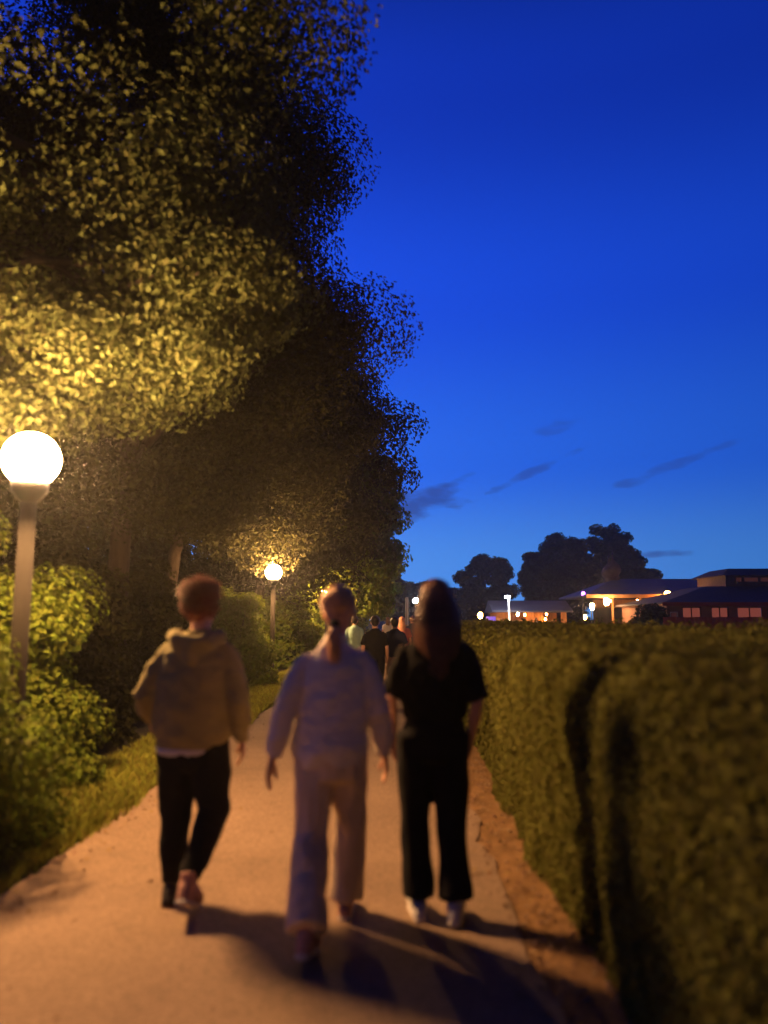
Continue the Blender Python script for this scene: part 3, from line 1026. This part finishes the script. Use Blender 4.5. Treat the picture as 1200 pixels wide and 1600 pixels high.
def hand(S, wrist, elbow, palm_n, thumb, curl=.5, k=1.0):
    k *= 1.08
    """palm and five separate curled fingers; palm_n = normal of the palm, thumb = side the thumb leaves on"""
    w_ = Vector(wrist)
    d = (w_ - Vector(elbow)).normalized()
    pn = Vector(palm_n)
    pn = (pn - d * pn.dot(d)).normalized()
    s = Vector(thumb)
    s = (s - d * s.dot(d) - pn * s.dot(pn)).normalized()
    S.tube([w_ - d * .02, w_ + d * .02 * k, w_ + d * .055 * k, w_ + d * .085 * k], [(.024 * k, .018 * k), (.031 * k, .016 * k), (.038 * k, .014 * k), (.037 * k, .012 * k)], 12, ref=s)
    for j, (off, ln) in enumerate([(.028, .070), (.010, .078), (-.009, .073), (-.027, .058)]):
        p = w_ + d * (.082 - abs(off) * .18) * k + s * off * k
        pts = [p - d * .02 * k, p]
        dd = d.copy()
        for seg, fr_ in enumerate((.45, .32, .23)):
            a = curl * (.35 + .35 * seg + .06 * j)
            dd = (d * math.cos(a) + pn * math.sin(a)).normalized()
            p = p + dd * ln * k * fr_
            pts.append(p)
        S.tube(pts, [.0095 * k, .0095 * k, .009 * k, .0082 * k, .007 * k], 8, ref=s)
    p = w_ + d * .028 * k + s * .022 * k
    t1 = (d * .75 + s * .55 + pn * .3).normalized()
    t2 = (d * .95 + s * .1 + pn * .45).normalized()
    S.tube([p, p + t1 * .035 * k, p + t1 * .035 * k + t2 * .032 * k, p + t1 * .035 * k + t2 * .055 * k], [.013 * k, .0115 * k, .0105 * k, .008 * k], 8, ref=pn)


def head_shells(S, c, yaw, tilt=0, k=1.0):
    rot = Matrix.Rotation(yaw, 3, 'Z') @ Matrix.Rotation(tilt, 3, 'X')
    c = Vector(c)

    def q(x, y, z):
        return c + rot @ Vector((x * k, y * k, z * k))
    S.ell(q(0, -.008, .025), (.076 * k, .094 * k, .092 * k), rot, 20, 14)
    S.ell(q(0, .022, -.035), (.060 * k, .066 * k, .078 * k), rot, 18, 12)
    S.ell(q(0, .058, -.082), (.03 * k, .026 * k, .025 * k), rot)          # chin
    S.tube([q(0, .088, .012), q(0, .103, -.012), q(0, .107, -.026)], [.009 * k, .012 * k, .014 * k], 8)   # nose
    S.ell(q(0, .086, -.053), (.024 * k, .012 * k, .008 * k), rot)         # lips
    S.ell(q(0, .082, -.064), (.02 * k, .011 * k, .007 * k), rot)
    S.ell(q(0, .076, .026), (.058 * k, .02 * k, .014 * k), rot)           # brow
    for s in (-1, 1):
        S.ell(q(s * .078, -.005, -.012), (.010 * k, .02 * k, .032 * k), rot)
    return q, rot


def body_shells(J, S, k=1.0, fem=False):
    """anatomy: J joints, all in the person's own space"""
    pel, che, nk = Vector(J['pelvis']), Vector(J['chest']), Vector(J['neck'])
    wa = pel.lerp(che, .45)
    sx = (Vector(J['shR']) - Vector(J['shL'])).length / 2
    hipw = .155 if fem else .15
    S.tube([pel + Vector((0, 0, -.07)), pel, wa, che, che.lerp(nk, .62)],
           [(hipw * .8, .085), (hipw, .105), (.125 if fem else .14, .09), (sx * .88, .105), (sx * .72, .075)], 20)
    S.tube([che.lerp(nk, .6), nk, Vector(J['head']) + Vector((0, 0, -.03))], [.07, .056 if not fem else .048, .055 if not fem else .046], 14)
    for s in 'LR':
        sh, el_, wr = Vector(J['sh' + s]), Vector(J['el' + s]), Vector(J['wr' + s])
        S.tube([lerp(che, sh, .35) + Vector((0, 0, .04)), sh, sh.lerp(el_, .45), el_, el_.lerp(wr, .3), wr],
               [(.055), .05 * k, .043 * k, .035 * k, .037 * k, .024 * k], 12)
        hp, kn, an_ = Vector(J['hip' + s]), Vector(J['kn' + s]), Vector(J['an' + s])
        S.tube([hp + Vector((0, 0, .05)), hp.lerp(kn, .3), hp.lerp(kn, .75), kn, kn.lerp(an_, .3) + Vector((0, -.012, 0)), kn.lerp(an_, .75), an_],
               [.085 * k, .080 * k, .060 * k, .05 * k, .052 * k, .036 * k, .032 * k], 14)
        foot(S, an_, J['toe' + s], .92)
        inward = 1 if s == 'L' else -1
        hand(S, wr, el_, J.get('palm' + s, (inward, -.15, 0)), (0, 1, 0), J.get('curl', .7), .95 if fem else 1.02)


def foot(S, an_, toe, k=1.0, heel=.05):
    an_, toe = Vector(an_), Vector(toe)
    d = (toe - an_)
    n_ = d.normalized()
    up = Vector((0, 0, 1))
    hl = an_ - Vector((n_.x, n_.y, 0)).normalized() * heel * k + (toe - an_) * .0
    hl.z = an_.z - .055 * k + max(0, -n_.z - .75) * .0
    S.tube([hl, an_.lerp(toe, .35) - up * .012, an_.lerp(toe, .75), toe], [(.033 * k, .036 * k), (.038 * k, .042 * k), (.044 * k, .03 * k), (.036 * k, .021 * k)], 12)
    S.tube([an_ + Vector((0, 0, .03)), an_, hl.lerp(an_, .35)], [.034 * k, .038 * k, .036 * k], 10)


def shoe(name, an_, toe, m, sole_m, parent, k=1.0, label=None):
    an_, toe = Vector(an_), Vector(toe)
    S = MB()
    foot(S, an_, toe, 1.22 * k, .052)
    S.tube([an_ + Vector((0, 0, .0)), an_ + Vector((0, 0, .045))], [.046 * k, .043 * k], 12, cap=.2)
    o = S.flesh(name, m, parent, .006, 4)
    if label:
        o['label'] = label
    d = (toe - an_)
    n_ = d.normalized()
    side = n_.cross(Vector((0, 0, 1))).normalized()
    dn = side.cross(n_).normalized()
    if dn.z > 0:
        dn = -dn
    hz = Vector((n_.x, n_.y, 0)).normalized()
    hl = an_ - hz * .062 * k
    hl.z = an_.z - .055 * k
    # the sole follows the underside from heel to toe
    S = MB()
    p = [hl - hz * .015, hl.lerp(toe, .3), hl.lerp(toe, .7), toe + n_ * .02]
    off = .030 * k
    S.tube([q + dn * off for q in p], [(.037 * k, .015), (.043 * k, .015), (.052 * k, .014), (.042 * k, .012)], 14, ref=side)
    S.flesh('sole', sole_m, o, .006, 2)
    return o


def folds(amp=.006, fz=9, fx=5, seed=0, skew=.6):
    def f(c):
        return amp * (noise.noise(Vector((c.x * fx + seed, c.y * fx, c.z * fz + c.x * fz * skew))) + .5 * noise.noise(Vector((c.x * fx * 2.3, c.y * fx * 2.3 + seed, c.z * fz * 2.1))))
    return f


def strands(name, m, parent, paths, r=.0016, taper=.4):
    """hair: three sided tubes along paths"""
    v, f = [], []
    for P in paths:
        P = [Vector(p) for p in P]
        b0 = len(v)
        k = len(P)
        for i, p in enumerate(P):
            t = (P[min(i + 1, k - 1)] - P[max(0, i - 1)]).normalized()
            x = t.cross(Vector((.3, .2, 1)))
            if x.length < .05:
                x = t.cross(Vector((1, 0, 0)))
            x.normalize()
            y = t.cross(x)
            q = r * (1 - (1 - taper) * i / (k - 1))
            for a in (0, 2.094, 4.189):
                v.append(p + x * q * math.cos(a) + y * q * math.sin(a))
        for i in range(k - 1):
            for j in range(3):
                f.append((b0 + i * 3 + j, b0 + i * 3 + (j + 1) % 3, b0 + i * 3 + 3 + (j + 1) % 3, b0 + i * 3 + 3 + j))
    me = np_mesh(name, np.array([tuple(p) for p in v]), np.array(f))
    return link(name, me, m, parent, True)


def eyes(q, parent, k=1.0):
    for s in (-1, 1):
        MB().ell(q(s * .03, .082, .008), (.0115 * k, .0115 * k, .0115 * k)).build('eye', MT['eye'], parent, True)


def sleeve(S, sh, el_, wr, r, to=1.0):
    sh, el_, wr = Vector(sh), Vector(el_), Vector(wr)
    if to <= .5:
        e = sh.lerp(el_, to * 2)
        S.tube([sh, sh.lerp(e, .5), e], [r[0], r[1], r[2]], 14, cap=.3)
    else:
        e = el_.lerp(wr, (to - .5) * 2)
        S.tube([sh, sh.lerp(el_, .5), el_, el_.lerp(e, .5), e], r, 14, cap=.3)


def yoke(S, J, s, r0, r1):
    """cloth sloping from the neck over the shoulder"""
    sg = -1 if s == 'L' else 1
    nk, sh = Vector(J['neck']), Vector(J['sh' + s])
    S.tube([nk + Vector((sg * .03, 0, -.055)), nk.lerp(sh, .55) + Vector((0, 0, -.032)), sh + Vector((0, 0, -.004))], [(r0, r0 * 1.2), ((r0 + r1) / 2, r1 * 1.2), r1], 14, ref=(0, 0, 1), cap=.5)


def leg_cloth(S, hp, kn, an_, r, to=1.0):
    hp, kn, an_ = Vector(hp), Vector(kn), Vector(an_)
    e = kn.lerp(an_, to)
    S.tube([hp + Vector((0, 0, .03)), hp.lerp(kn, .4), kn, kn.lerp(e, .5), e], r, 18, cap=.15)


# ---------- the man in the hoodie, left
def man_hoodie():
    root = empty('person', (-1.12, 4.40, .012), 'man with curly auburn hair in olive hoodie and black trousers walking at the left', 'person', 'three people walking side by side')
    J = dict(pelvis=(.0, 0, .90), chest=(.005, .0, 1.26), neck=(.02, .015, 1.475), head=(.02, .03, 1.625),
             shL=(-.165, 0, 1.355), shR=(.18, 0, 1.355), elL=(-.275, -.02, 1.115), elR=(.262, -.05, 1.10), wrL=(-.275, .13, .965), wrR=(.272, .03, .875),
             hipL=(-.085, 0, .85), hipR=(.09, 0, .85), knL=(-.092, .05, .475), knR=(.135, .0, .485), anL=(-.085, -.015, .085), anR=(.075, -.28, .20),
             toeL=(-.095, .15, .04), toeR=(.085, -.16, .055))
    S = MB()
    body_shells(J, S)
    q, rot = head_shells(S, J['head'], R(-18), 0, 1.06)
    b = S.flesh('body', MT['skin'], root, .0055, 3)
    eyes(q, root)
    # hoodie
    S = MB()
    S.tube([(0, 0, .86), (.0, 0, .92), (.0, -.005, 1.05), (.005, -.01, 1.22), (.01, -.005, 1.33), (.015, 0, 1.415), (.018, .01, 1.485)],
           [(.205, .14), (.225, .16), (.225, .165), (.218, .155), (.205, .135), (.14, .105), (.075, .07)], 26, cap=.2)
    for s in 'LR':
        yoke(S, J, s, .062, .068)
        sleeve(S, J['sh' + s], J['el' + s], J['wr' + s], [.064, .074, .066, .062, .043])
    # hood hanging down the back
    S.tube([(-.10, .03, 1.46), (-.115, -.05, 1.455), (-.07, -.115, 1.43), (.015, -.14, 1.41), (.10, -.115, 1.43), (.145, -.05, 1.455), (.13, .03, 1.46)],
           [.035, .042, .05, .056, .05, .042, .035], 12, ref=(0, 0, 1))
    S.tube([(-.05, -.10, 1.38), (.015, -.13, 1.35), (.085, -.10, 1.38)], [.04, .055, .04], 12, ref=(0, 0, 1))
    h = S.flesh('hoodie', MT['olive'], root, .009, 7, folds(.017, 11, 6, 3, .7))
    S = MB()
    S.tube([(0, 0, .835), (0, 0, .895)], [(.198, .137), (.207, .145)], 26, cap=.15)
    S.build('hem_band', MT['olive'], h, True)
    S = MB()
    S.tube([(-.01, 0, .80), (-.01, 0, .835)], [(.185, .13), (.195, .137)], 26, cap=.15)
    o = S.build('shirt_hem', MT['white_shirt'], root, True)
    for s in 'LR':
        S = MB()
        wr, el_ = Vector(J['wr' + s]), Vector(J['el' + s])
        S.tube([el_.lerp(wr, .86), el_.lerp(wr, 1.02)], [.043, .035], 14, cap=.2)
        S.build('cuff', MT['olive'], h, True)
    S = MB()
    S.tube([(.0, 0, .74), (.0, 0, .80), (.0, 0, .90)], [(.165, .12), (.185, .13), (.17, .12)], 22, cap=.4)
    leg_cloth(S, J['hipL'], J['knL'], J['anL'], [.115, .112, .092, .075, .058], .95)
    leg_cloth(S, J['hipR'], J['knR'], J['anR'], [.115, .112, .092, .075, .058], .95)
    t = S.flesh('trousers', MT['black'], root, .009, 3, folds(.013, 8, 6, 8))
    shoe('shoe', J['anL'], J['toeL'], MT['shoe_black'], MT['rubber_dark'], root, 1.0, 'dark shoe standing on the path')
    shoe('shoe', J['anR'], J['toeR'], MT['shoe_pink'], MT['rubber'], root, 1.0, 'pinkish shoe pushing off behind')
    # curly hair: a cap and loose ringlets over it
    S = MB()
    S.ell(q(0, -.018, .045), (.088, .098, .085), rot, 20, 14)
    S.ell(q(0, -.05, -.005), (.078, .062, .085), rot, 16, 10)
    hr = S.flesh('hair', MT['red_hair'], root, .007, 2, lambda c: .008 * noise.noise(c * 45))
    rr = random.Random(2)
    paths = []
    for i in range(2000):
        th = rr.uniform(0, 2 * PI)
        ph = math.acos(rr.uniform(-.8, 1))
        d = Vector((math.sin(ph) * math.cos(th), math.sin(ph) * math.sin(th), math.cos(ph)))
        if d.y > .35 and d.z < .55:
            continue
        c = q(d.x * .084, d.y * .092 - .018, d.z * .084 + .045 - (.02 if d.z < 0 else 0))
        dw = (rot @ d)
        a = dw.cross(Vector((0, 0, 1)))
        if a.length < .1:
            a = Vector((1, 0, 0))
        a.normalize()
        bb = dw.cross(a)
        rad = rr.uniform(.009, .017)
        tw = rr.uniform(0, 6.28)
        ln = rr.uniform(.015, .05) * (1.3 if d.z > .1 else .7)
        P = []
        for s in range(8):
            an2 = tw + s * 1.15
            P.append(c + dw * (ln * s / 7) + (a * math.cos(an2) + bb * math.sin(an2)) * rad)
        paths.append(P)
    strands('curls', MT['red_hair'], hr, paths, .0021)
    root.scale = (.985, .985, .972)
    return root


# ---------- woman in the pale sweater, middle
def woman_sweater():
    root = empty('person', (-.31, 4.0, .012), 'woman with copper hair in pale sweater and cream trousers, middle of the three', 'person', 'three people walking side by side')
    J = dict(pelvis=(-.01, 0, .88), chest=(.01, .01, 1.22), neck=(.015, .02, 1.405), head=(.025, .035, 1.555),
             shL=(-.142, .0, 1.29), shR=(.16, .0, 1.29), elL=(-.235, -.06, 1.06), elR=(.235, .0, 1.05), wrL=(-.292, -.05, .83), wrR=(.262, .10, .815),
             hipL=(-.085, 0, .84), hipR=(.075, 0, .84), knL=(-.095, -.06, .455), knR=(.085, .15, .455), anL=(-.08, -.36, .135), anR=(.06, .22, .085),
             toeL=(-.065, -.23, .035), toeR=(.065, .38, .035), curl=.5)
    S = MB()
    body_shells(J, S, .92, True)
    q, rot = head_shells(S, J['head'], R(-8), R(4), 1.04)
    S.flesh('body', MT['skin'], root, .0055, 3)
    eyes(q, root, .96)
    S = MB()
    S.tube([(-.01, 0, .79), (-.01, 0, .86), (-.005, 0, 1.0), (.005, .005, 1.15), (.01, .005, 1.27), (.012, .01, 1.345), (.013, .015, 1.405)],
           [(.175, .135), (.195, .150), (.18, .14), (.178, .135), (.168, .115), (.115, .085), (.062, .06)], 26, cap=.15)
    for s in 'LR':
        yoke(S, J, s, .055, .052)
        sleeve(S, J['sh' + s], J['el' + s], J['wr' + s], [.050, .060, .057, .056, .043], .97)
    sw = S.flesh('sweater', MT['sweater'], root, .008, 8, folds(.013, 13, 7, 20, -.5))
    S = MB()
    S.tube([(.012, .017, 1.40), (.013, .02, 1.43)], [(.066, .062), (.057, .054)], 22, cap=.15)
    S.build('collar', MT['sweater'], sw, True)
    # wide trousers
    S = MB()
    S.tube([(-.01, 0, .74), (-.01, 0, .83), (-.01, 0, .93)], [(.155, .12), (.172, .13), (.15, .11)], 22, cap=.4)
    leg_cloth(S, J['hipL'], J['knL'], J['anL'], [.105, .098, .088, .088, .098], .98)
    leg_cloth(S, J['hipR'], J['knR'], J['anR'], [.105, .098, .086, .085, .09], .96)
    S.flesh('trousers', MT['cream'], root, .009, 3, folds(.014, 5, 14, 31, .4))
    shoe('shoe', J['anL'], J['toeL'], MT['shoe_pink'], MT['rubber'], root, .92)
    shoe('shoe', J['anR'], J['toeR'], MT['shoe_pink'], MT['rubber'], root, .92)
    # hair drawn back into a low tail
    S = MB()
    S.ell(q(0, -.022, .038), (.083, .094, .088), rot, 20, 14)
    S.ell(q(0, -.06, -.015), (.066, .05, .072), rot, 16, 10)
    S.tube([q(0, -.095, -.06), q(.0, -.125, -.10), q(.005, -.14, -.17), q(.01, -.135, -.23)], [.024, .022, .018, .007], 10)
    hr = S.flesh('hair', MT['blond_hair'], root, .006, 3, lambda c: .002 * noise.noise(Vector((c.x * 90, c.y * 90, c.z * 14))))
    rr = random.Random(5)
    paths = []
    tie = q(0, -.105, -.062)
    for i in range(1500):
        th = rr.uniform(0, 2 * PI)
        ph = math.acos(rr.uniform(-.5, 1))
        d = Vector((math.sin(ph) * math.cos(th), math.sin(ph) * math.sin(th), math.cos(ph)))
        if d.y > .45 and d.z < .5:
            continue
        P = []
        c0 = Vector((d.x, d.y, d.z))
        tgt = Vector((0, -1, -.75)).normalized()
        for s in range(9):
            t = s / 8
            dd = c0.lerp(tgt, t)
            if dd.length < .1:
                break
            dd.normalize()
            rad = Vector((.0845 + rr.uniform(0, .002), .096, .090))
            P.append(q(dd.x * rad.x, -.022 + dd.y * rad.y, .038 + dd.z * rad.z))
        if len(P) > 4:
            P[-1] = tie + Vector((rr.uniform(-.012, .012), rr.uniform(-.01, .01), rr.uniform(-.012, .012)))
            paths.append(P)
    for i in range(260):
        a = rr.uniform(0, 6.28)
        b0 = rr.uniform(.4, 1)
        P = []
        ln = rr.uniform(.7, 1.12)
        for s in range(7):
            t = s / 6
            cc = Vector((.0 + .01 * t, -.11 - .035 * math.sin(t * 2.2), -.07 - .175 * t * ln))
            rad = (.022 + .012 * math.sin(t * 3)) * b0
            P.append(q(cc.x + math.cos(a) * rad, cc.y + math.sin(a) * rad * .8, cc.z))
        paths.append(P)
    for i in range(70):   # flyaways
        d = Vector((rr.uniform(-1, 1), rr.uniform(-1, .3), rr.uniform(.1, 1))).normalized()
        c0 = q(d.x * .084, -.022 + d.y * .095, .038 + d.z * .089)
        P = [c0]
        v_ = (rot @ d) * .006
        for s in range(4):
            v_ += Vector((rr.uniform(-.004, .004), rr.uniform(-.004, .004), rr.uniform(-.006, .002)))
            P.append(P[-1] + v_)
        paths.append(P)
    strands('hair_strands', MT['blond_hair'], hr, paths, .0013)
    S = MB()
    S.tube([tie + Vector((0, .012, .006)), tie + Vector((0, -.012, -.012))], [.026, .026], 12, cap=.2)
    S.build('hair_tie', MT['black'], hr, True)
    return root


# ---------- tall woman with long hair, right
def woman_black():
    root = empty('person', (.21, 4.2, .012), 'tall woman with long brown hair in black short sleeved top and black trousers', 'person', 'three people walking side by side')
    J = dict(pelvis=(-.0, 0, .93), chest=(.015, .0, 1.27), neck=(.015, .01, 1.46), head=(.018, .03, 1.605),
             shL=(-.15, 0, 1.335), shR=(.18, 0, 1.325), elL=(-.225, -.02, 1.09), elR=(.228, -.06, 1.075), wrL=(-.215, .10, .87), wrR=(.20, .06, .865),
             hipL=(-.085, 0, .88), hipR=(.085, 0, .88), knL=(-.098, .05, .475), knR=(.088, .0, .475), anL=(-.085, .0, .085), anR=(.098, -.085, .10),
             toeL=(-.105, .165, .035), toeR=(.125, .075, .03), curl=.6)
    S = MB()
    body_shells(J, S, .92, True)
    q, rot = head_shells(S, J['head'], R(4), 0, .97)
    S.flesh('body', MT['skin'], root, .0055, 3)
    eyes(q, root, .97)
    # loose top gathered at the waist
    S = MB()
    S.tube([(.0, 0, .99), (.0, 0, 1.06), (.012, -.005, 1.16), (.016, -.005, 1.28), (.016, .0, 1.345), (.016, .005, 1.41), (.016, .01, 1.465)],
           [(.16, .12), (.18, .14), (.195, .15), (.19, .14), (.18, .12), (.115, .085), (.062, .06)], 26, cap=.15)
    for s in 'LR':
        yoke(S, J, s, .052, .055)
        sleeve(S, J['sh' + s], J['el' + s], J['wr' + s], [.054, .062, .072], .44)
    S.flesh('top', MT['blacktop'], root, .008, 7, folds(.02, 8, 8, 41))
    S = MB()
    S.tube([(0, 0, .80), (0, 0, .90), (.0, 0, .99), (0, 0, 1.07)], [(.16, .125), (.172, .13), (.15, .11), (.138, .10)], 22, cap=.3)
    leg_cloth(S, J['hipL'], J['knL'], J['anL'], [.105, .098, .078, .078, .085], .95)
    leg_cloth(S, J['hipR'], J['knR'], J['anR'], [.105, .098, .078, .078, .085], .95)
    tr = S.flesh('trousers', MT['black'], root, .009, 3, folds(.012, 4, 8, 51))
    S = MB()
    S.tube([(0, 0, 1.045), (0, 0, 1.075)], [(.150, .113), (.149, .112)], 26, cap=.1)
    S.build('waistband', MT['black'], tr, True)
    shoe('shoe', J['anL'], J['toeL'], MT['shoe_white'], MT['rubber'], root, .93, 'white shoe')
    shoe('shoe', J['anR'], J['toeR'], MT['shoe_white'], MT['rubber'], root, .93, 'white shoe')
    # long straight hair down the back
    S = MB()
    S.ell(q(0, -.02, .04), (.084, .096, .088), rot, 20, 14)
    S.tube([q(0, -.05, .03), q(0, -.075, -.06), q(.0, -.10, -.17), q(.0, -.125, -.26), q(0, -.13, -.36), q(.0, -.115, -.44)],
           [(.08, .05), (.088, .045), (.10, .035), (.108, .028), (.098, .02), (.06, .01)], 20)
    for s in (-1, 1):
        S.tube([q(s * .062, -.01, .03), q(s * .082, -.015, -.05), q(s * .10, -.04, -.14), q(s * .11, -.08, -.22)], [.03, .025, .022, .012], 10)
    hr = S.flesh('hair', MT['dark_hair'], root, .006, 3, lambda c: .004 * noise.noise(Vector((c.x * 70, c.y * 70, c.z * 5))))
    rr = random.Random(9)
    paths = []
    for i in range(2600):
        th = rr.uniform(0, 2 * PI)
        ph = math.acos(rr.uniform(-.05, 1))
        d = Vector((math.sin(ph) * math.cos(th), math.sin(ph) * math.sin(th), math.cos(ph)))
        if d.y > .5 and d.z < .5:
            continue
        P = [q(d.x * .085, -.02 + d.y * .097, .04 + d.z * .09)]
        # comb down over the skull, then hang
        flatd = Vector((d.x, min(d.y, .15) - .25, 0))
        if flatd.length < .12:
            flatd = Vector((rr.uniform(-.5, .5), -1, 0))
        flatd.normalize()
        for t in (.35, .7):
            dd = d.lerp(Vector((flatd.x, flatd.y, -.1)), t).normalized()
            P.append(q(dd.x * .087, -.02 + dd.y * .099, .04 + dd.z * .091))
        fx = flatd.x * .087 + rr.uniform(-.008, .008)
        L_ = rr.uniform(.30, .47) * (1 - .25 * abs(flatd.x))
        wv = rr.uniform(0, 6)
        for s in range(1, 8):
            t = s / 7
            spread = 1 + .42 * math.sin(min(t * 1.9, 1.57)) - .35 * max(0, t - .65)
            P.append(q(fx * spread + .004 * math.sin(wv + t * 7), -.02 + flatd.y * .095 - .075 * min(1, t * 1.6) * (.6 + .4 * abs(flatd.y)) + rr.uniform(-.002, .002), .03 - L_ * t))
        paths.append(P)
    for i in range(80):
        d = Vector((rr.uniform(-1, 1), rr.uniform(-1, .3), rr.uniform(.1, 1))).normalized()
        P = [q(d.x * .085, -.02 + d.y * .097, .04 + d.z * .09)]
        v_ = (rot @ d) * .005
        for s in range(4):
            v_ += Vector((rr.uniform(-.004, .004), rr.uniform(-.004, .004), -.003))
            P.append(P[-1] + v_)
        paths.append(P)
    strands('hair_strands', MT['dark_hair'], hr, paths, .0014)
    return root


man_hoodie()
woman_sweater()
woman_black()


# ---------- small walkers farther down the path
def walker(x, y, h, label, top, bottom, hair, longhair=False, shorts=False, tee=True, ph=1, rz=0.0, seed=0, fem=False, skirt=False):
    root = empty('person', (x, y, .012), label, 'person', 'people farther down the path', rz)
    k = h / 1.72
    st = .20 * ph
    J = dict(pelvis=(0, 0, .92), chest=(0, .0, 1.26), neck=(0, .01, 1.45), head=(0, .025, 1.59),
             shL=(-.165, 0, 1.345), shR=(.165, 0, 1.345), elL=(-.235, -.05, 1.09), elR=(.235, -.03, 1.09), wrL=(-.24, .10 * -ph, .86), wrR=(.24, .12 * ph, .87),
             hipL=(-.09, 0, .87), hipR=(.09, 0, .87), knL=(-.09, .06 + st * .4, .48), knR=(.09, .06 - st * .4, .48), anL=(-.09, st, .09), anR=(.09, -st, .11),
             toeL=(-.095, st + .14, .045), toeR=(.095, -st + .13, .045))
    J = {a: (Vector(b) * k) for a, b in J.items()}
    J['curl'] = .6
    S = MB()
    body_shells(J, S, .9 if fem else 1, fem)
    q, rot = head_shells(S, J['head'], 0, 0, .98)
    S.flesh('body', MT['skin'], root, .010, 1)
    eyes(q, root)
    S = MB()
    wd = .9 if fem else 1
    S.tube([Vector(p) * k for p in [(0, 0, .86), (0, 0, .95), (0, 0, 1.15), (0, 0, 1.32), (0, 0, 1.41), (0, .008, 1.45)]],
           [(.18 * wd, .13), (.19 * wd, .14), (.20 * wd, .145), (.195 * wd, .125), (.12, .09), (.075, .07)], 20, cap=.2)
    for s in 'LR':
        yoke(S, J, s, .05, .056)
        if tee:
            sleeve(S, J['sh' + s], J['el' + s], J['wr' + s], [.062, .07, .07], .38)
        else:
            sleeve(S, J['sh' + s], J['el' + s], J['wr' + s], [.06, .064, .058, .055, .042], .97)
    S.flesh('shirt', top, root, .013, 3, folds(.014, 6, 5, seed))
    S = MB()
    S.tube([Vector((0, 0, .80)) * k, Vector((0, 0, .93)) * k], [(.165, .125), (.16, .12)], 18, cap=.4)
    if skirt:
        S.tube([Vector((0, 0, .52)) * k, Vector((0, 0, .7)) * k, Vector((0, 0, .88)) * k], [(.25, .2), (.21, .17), (.165, .13)], 20, cap=.1)
    else:
        for s in 'LR':
            if shorts:
                leg_cloth(S, J['hip' + s], J['hip' + s].lerp(J['kn' + s], .5), J['kn' + s], [.11, .11, .105, .1, .098], .9)
            else:
                leg_cloth(S, J['hip' + s], J['kn' + s], J['an' + s], [.11, .10, .078, .072, .066], .93)
    S.flesh('skirt' if skirt else ('shorts' if shorts else 'trousers'), bottom, root, .013, 3, folds(.012, 5, 7, seed + 5))
    for s in 'LR':
        S = MB()
        foot(S, J['an' + s], J['toe' + s], 1.2, .05)
        S.flesh('shoe', MT['shoe_white'] if shorts else MT['shoe_black'], root, .01, 2)
    S = MB()
    S.ell(q(0, -.02, .04), (.085, .097, .088), rot, 16, 12)
    S.ell(q(0, -.055, -.01), (.066, .05, .07), rot, 14, 10)
    if longhair:
        S.tube([q(0, -.05, .03), q(0, -.075, -.08), q(0, -.11, -.2), q(0, -.115, -.32)], [(.08, .05), (.088, .04), (.09, .03), (.06, .015)], 16)
    S.flesh('hair', hair, root, .009, 2, lambda c: .006 * noise.noise(Vector((c.x * 60, c.y * 60, c.z * (12 if longhair else 60)))))
    return root


walker(-.34, 14.2, 1.58, 'man in black shirt and black trousers walking ahead, between the two women', MT['black'], MT['black'], MT['black_hair'], seed=1)
walker(.02, 15.4, 1.56, 'walker with bare arms, dark top and tan shorts, right of the man in black', MT['navy'], MT['tan'], MT['black_hair'], shorts=True, seed=2, ph=-1)
walker(-.98, 19.5, 1.60, 'person in pale green top ahead, just right of the copper haired head', MT['teal'], MT['white_shirt'], MT['black_hair'], tee=False, seed=3, fem=True)
walker(.22, 20.5, 1.58, 'fair haired person in rose top farther ahead, left of the long haired woman', MT['pinkcloth'], MT['navy'], MT['blond_hair'], longhair=True, seed=4, fem=True, ph=-1)
walker(.62, 26.0, 1.62, 'person in dark jacket far ahead by the white post', MT['navy'], MT['black'], MT['dark_hair'], tee=False, seed=5)
walker(.30, 29.5, 1.62, 'far walker in tan top behind the fair haired person', MT['tan'], MT['navy'], MT['red_hair'], seed=6, ph=-1)
walker(-.25, 33.0, 1.62, 'far walker in white shirt behind the man in black', MT['white_shirt'], MT['black'], MT['dark_hair'], longhair=True, seed=7, fem=True)
wl = walker(10.25, 56, 1.66, 'person in white clothes standing beyond the hedge before the orange hut', MT['white_shirt'], MT['white_shirt'], MT['blond_hair'], tee=False, seed=8, rz=R(160))
wl['group'] = 'people at the beer garden'
bpy.data.scenes.remove(BENCH)

# ================================================================== thin haze added to stand for the lens glow round the lamps
hz = MB().box(-60, 60, -30, 135, -1.2, 18).build('haze', None, None)
hm = bpy.data.materials.new('lens_glow_haze')
hm.use_nodes = True
hn = hm.node_tree.nodes
hn.remove(hn['Principled BSDF'])
pv = hn.new('ShaderNodeVolumePrincipled')
pv.inputs['Color'].default_value = (.9, .92, .95, 1)
pv.inputs['Density'].default_value = .0008
pv.inputs['Anisotropy'].default_value = .8
hm.node_tree.links.new(pv.outputs[0], hn['Material Output'].inputs['Volume'])
hz.data.materials.append(hm)
tag(hz, 'faint added haze that stands for the lens glow round the lamps', 'haze', kind='stuff')
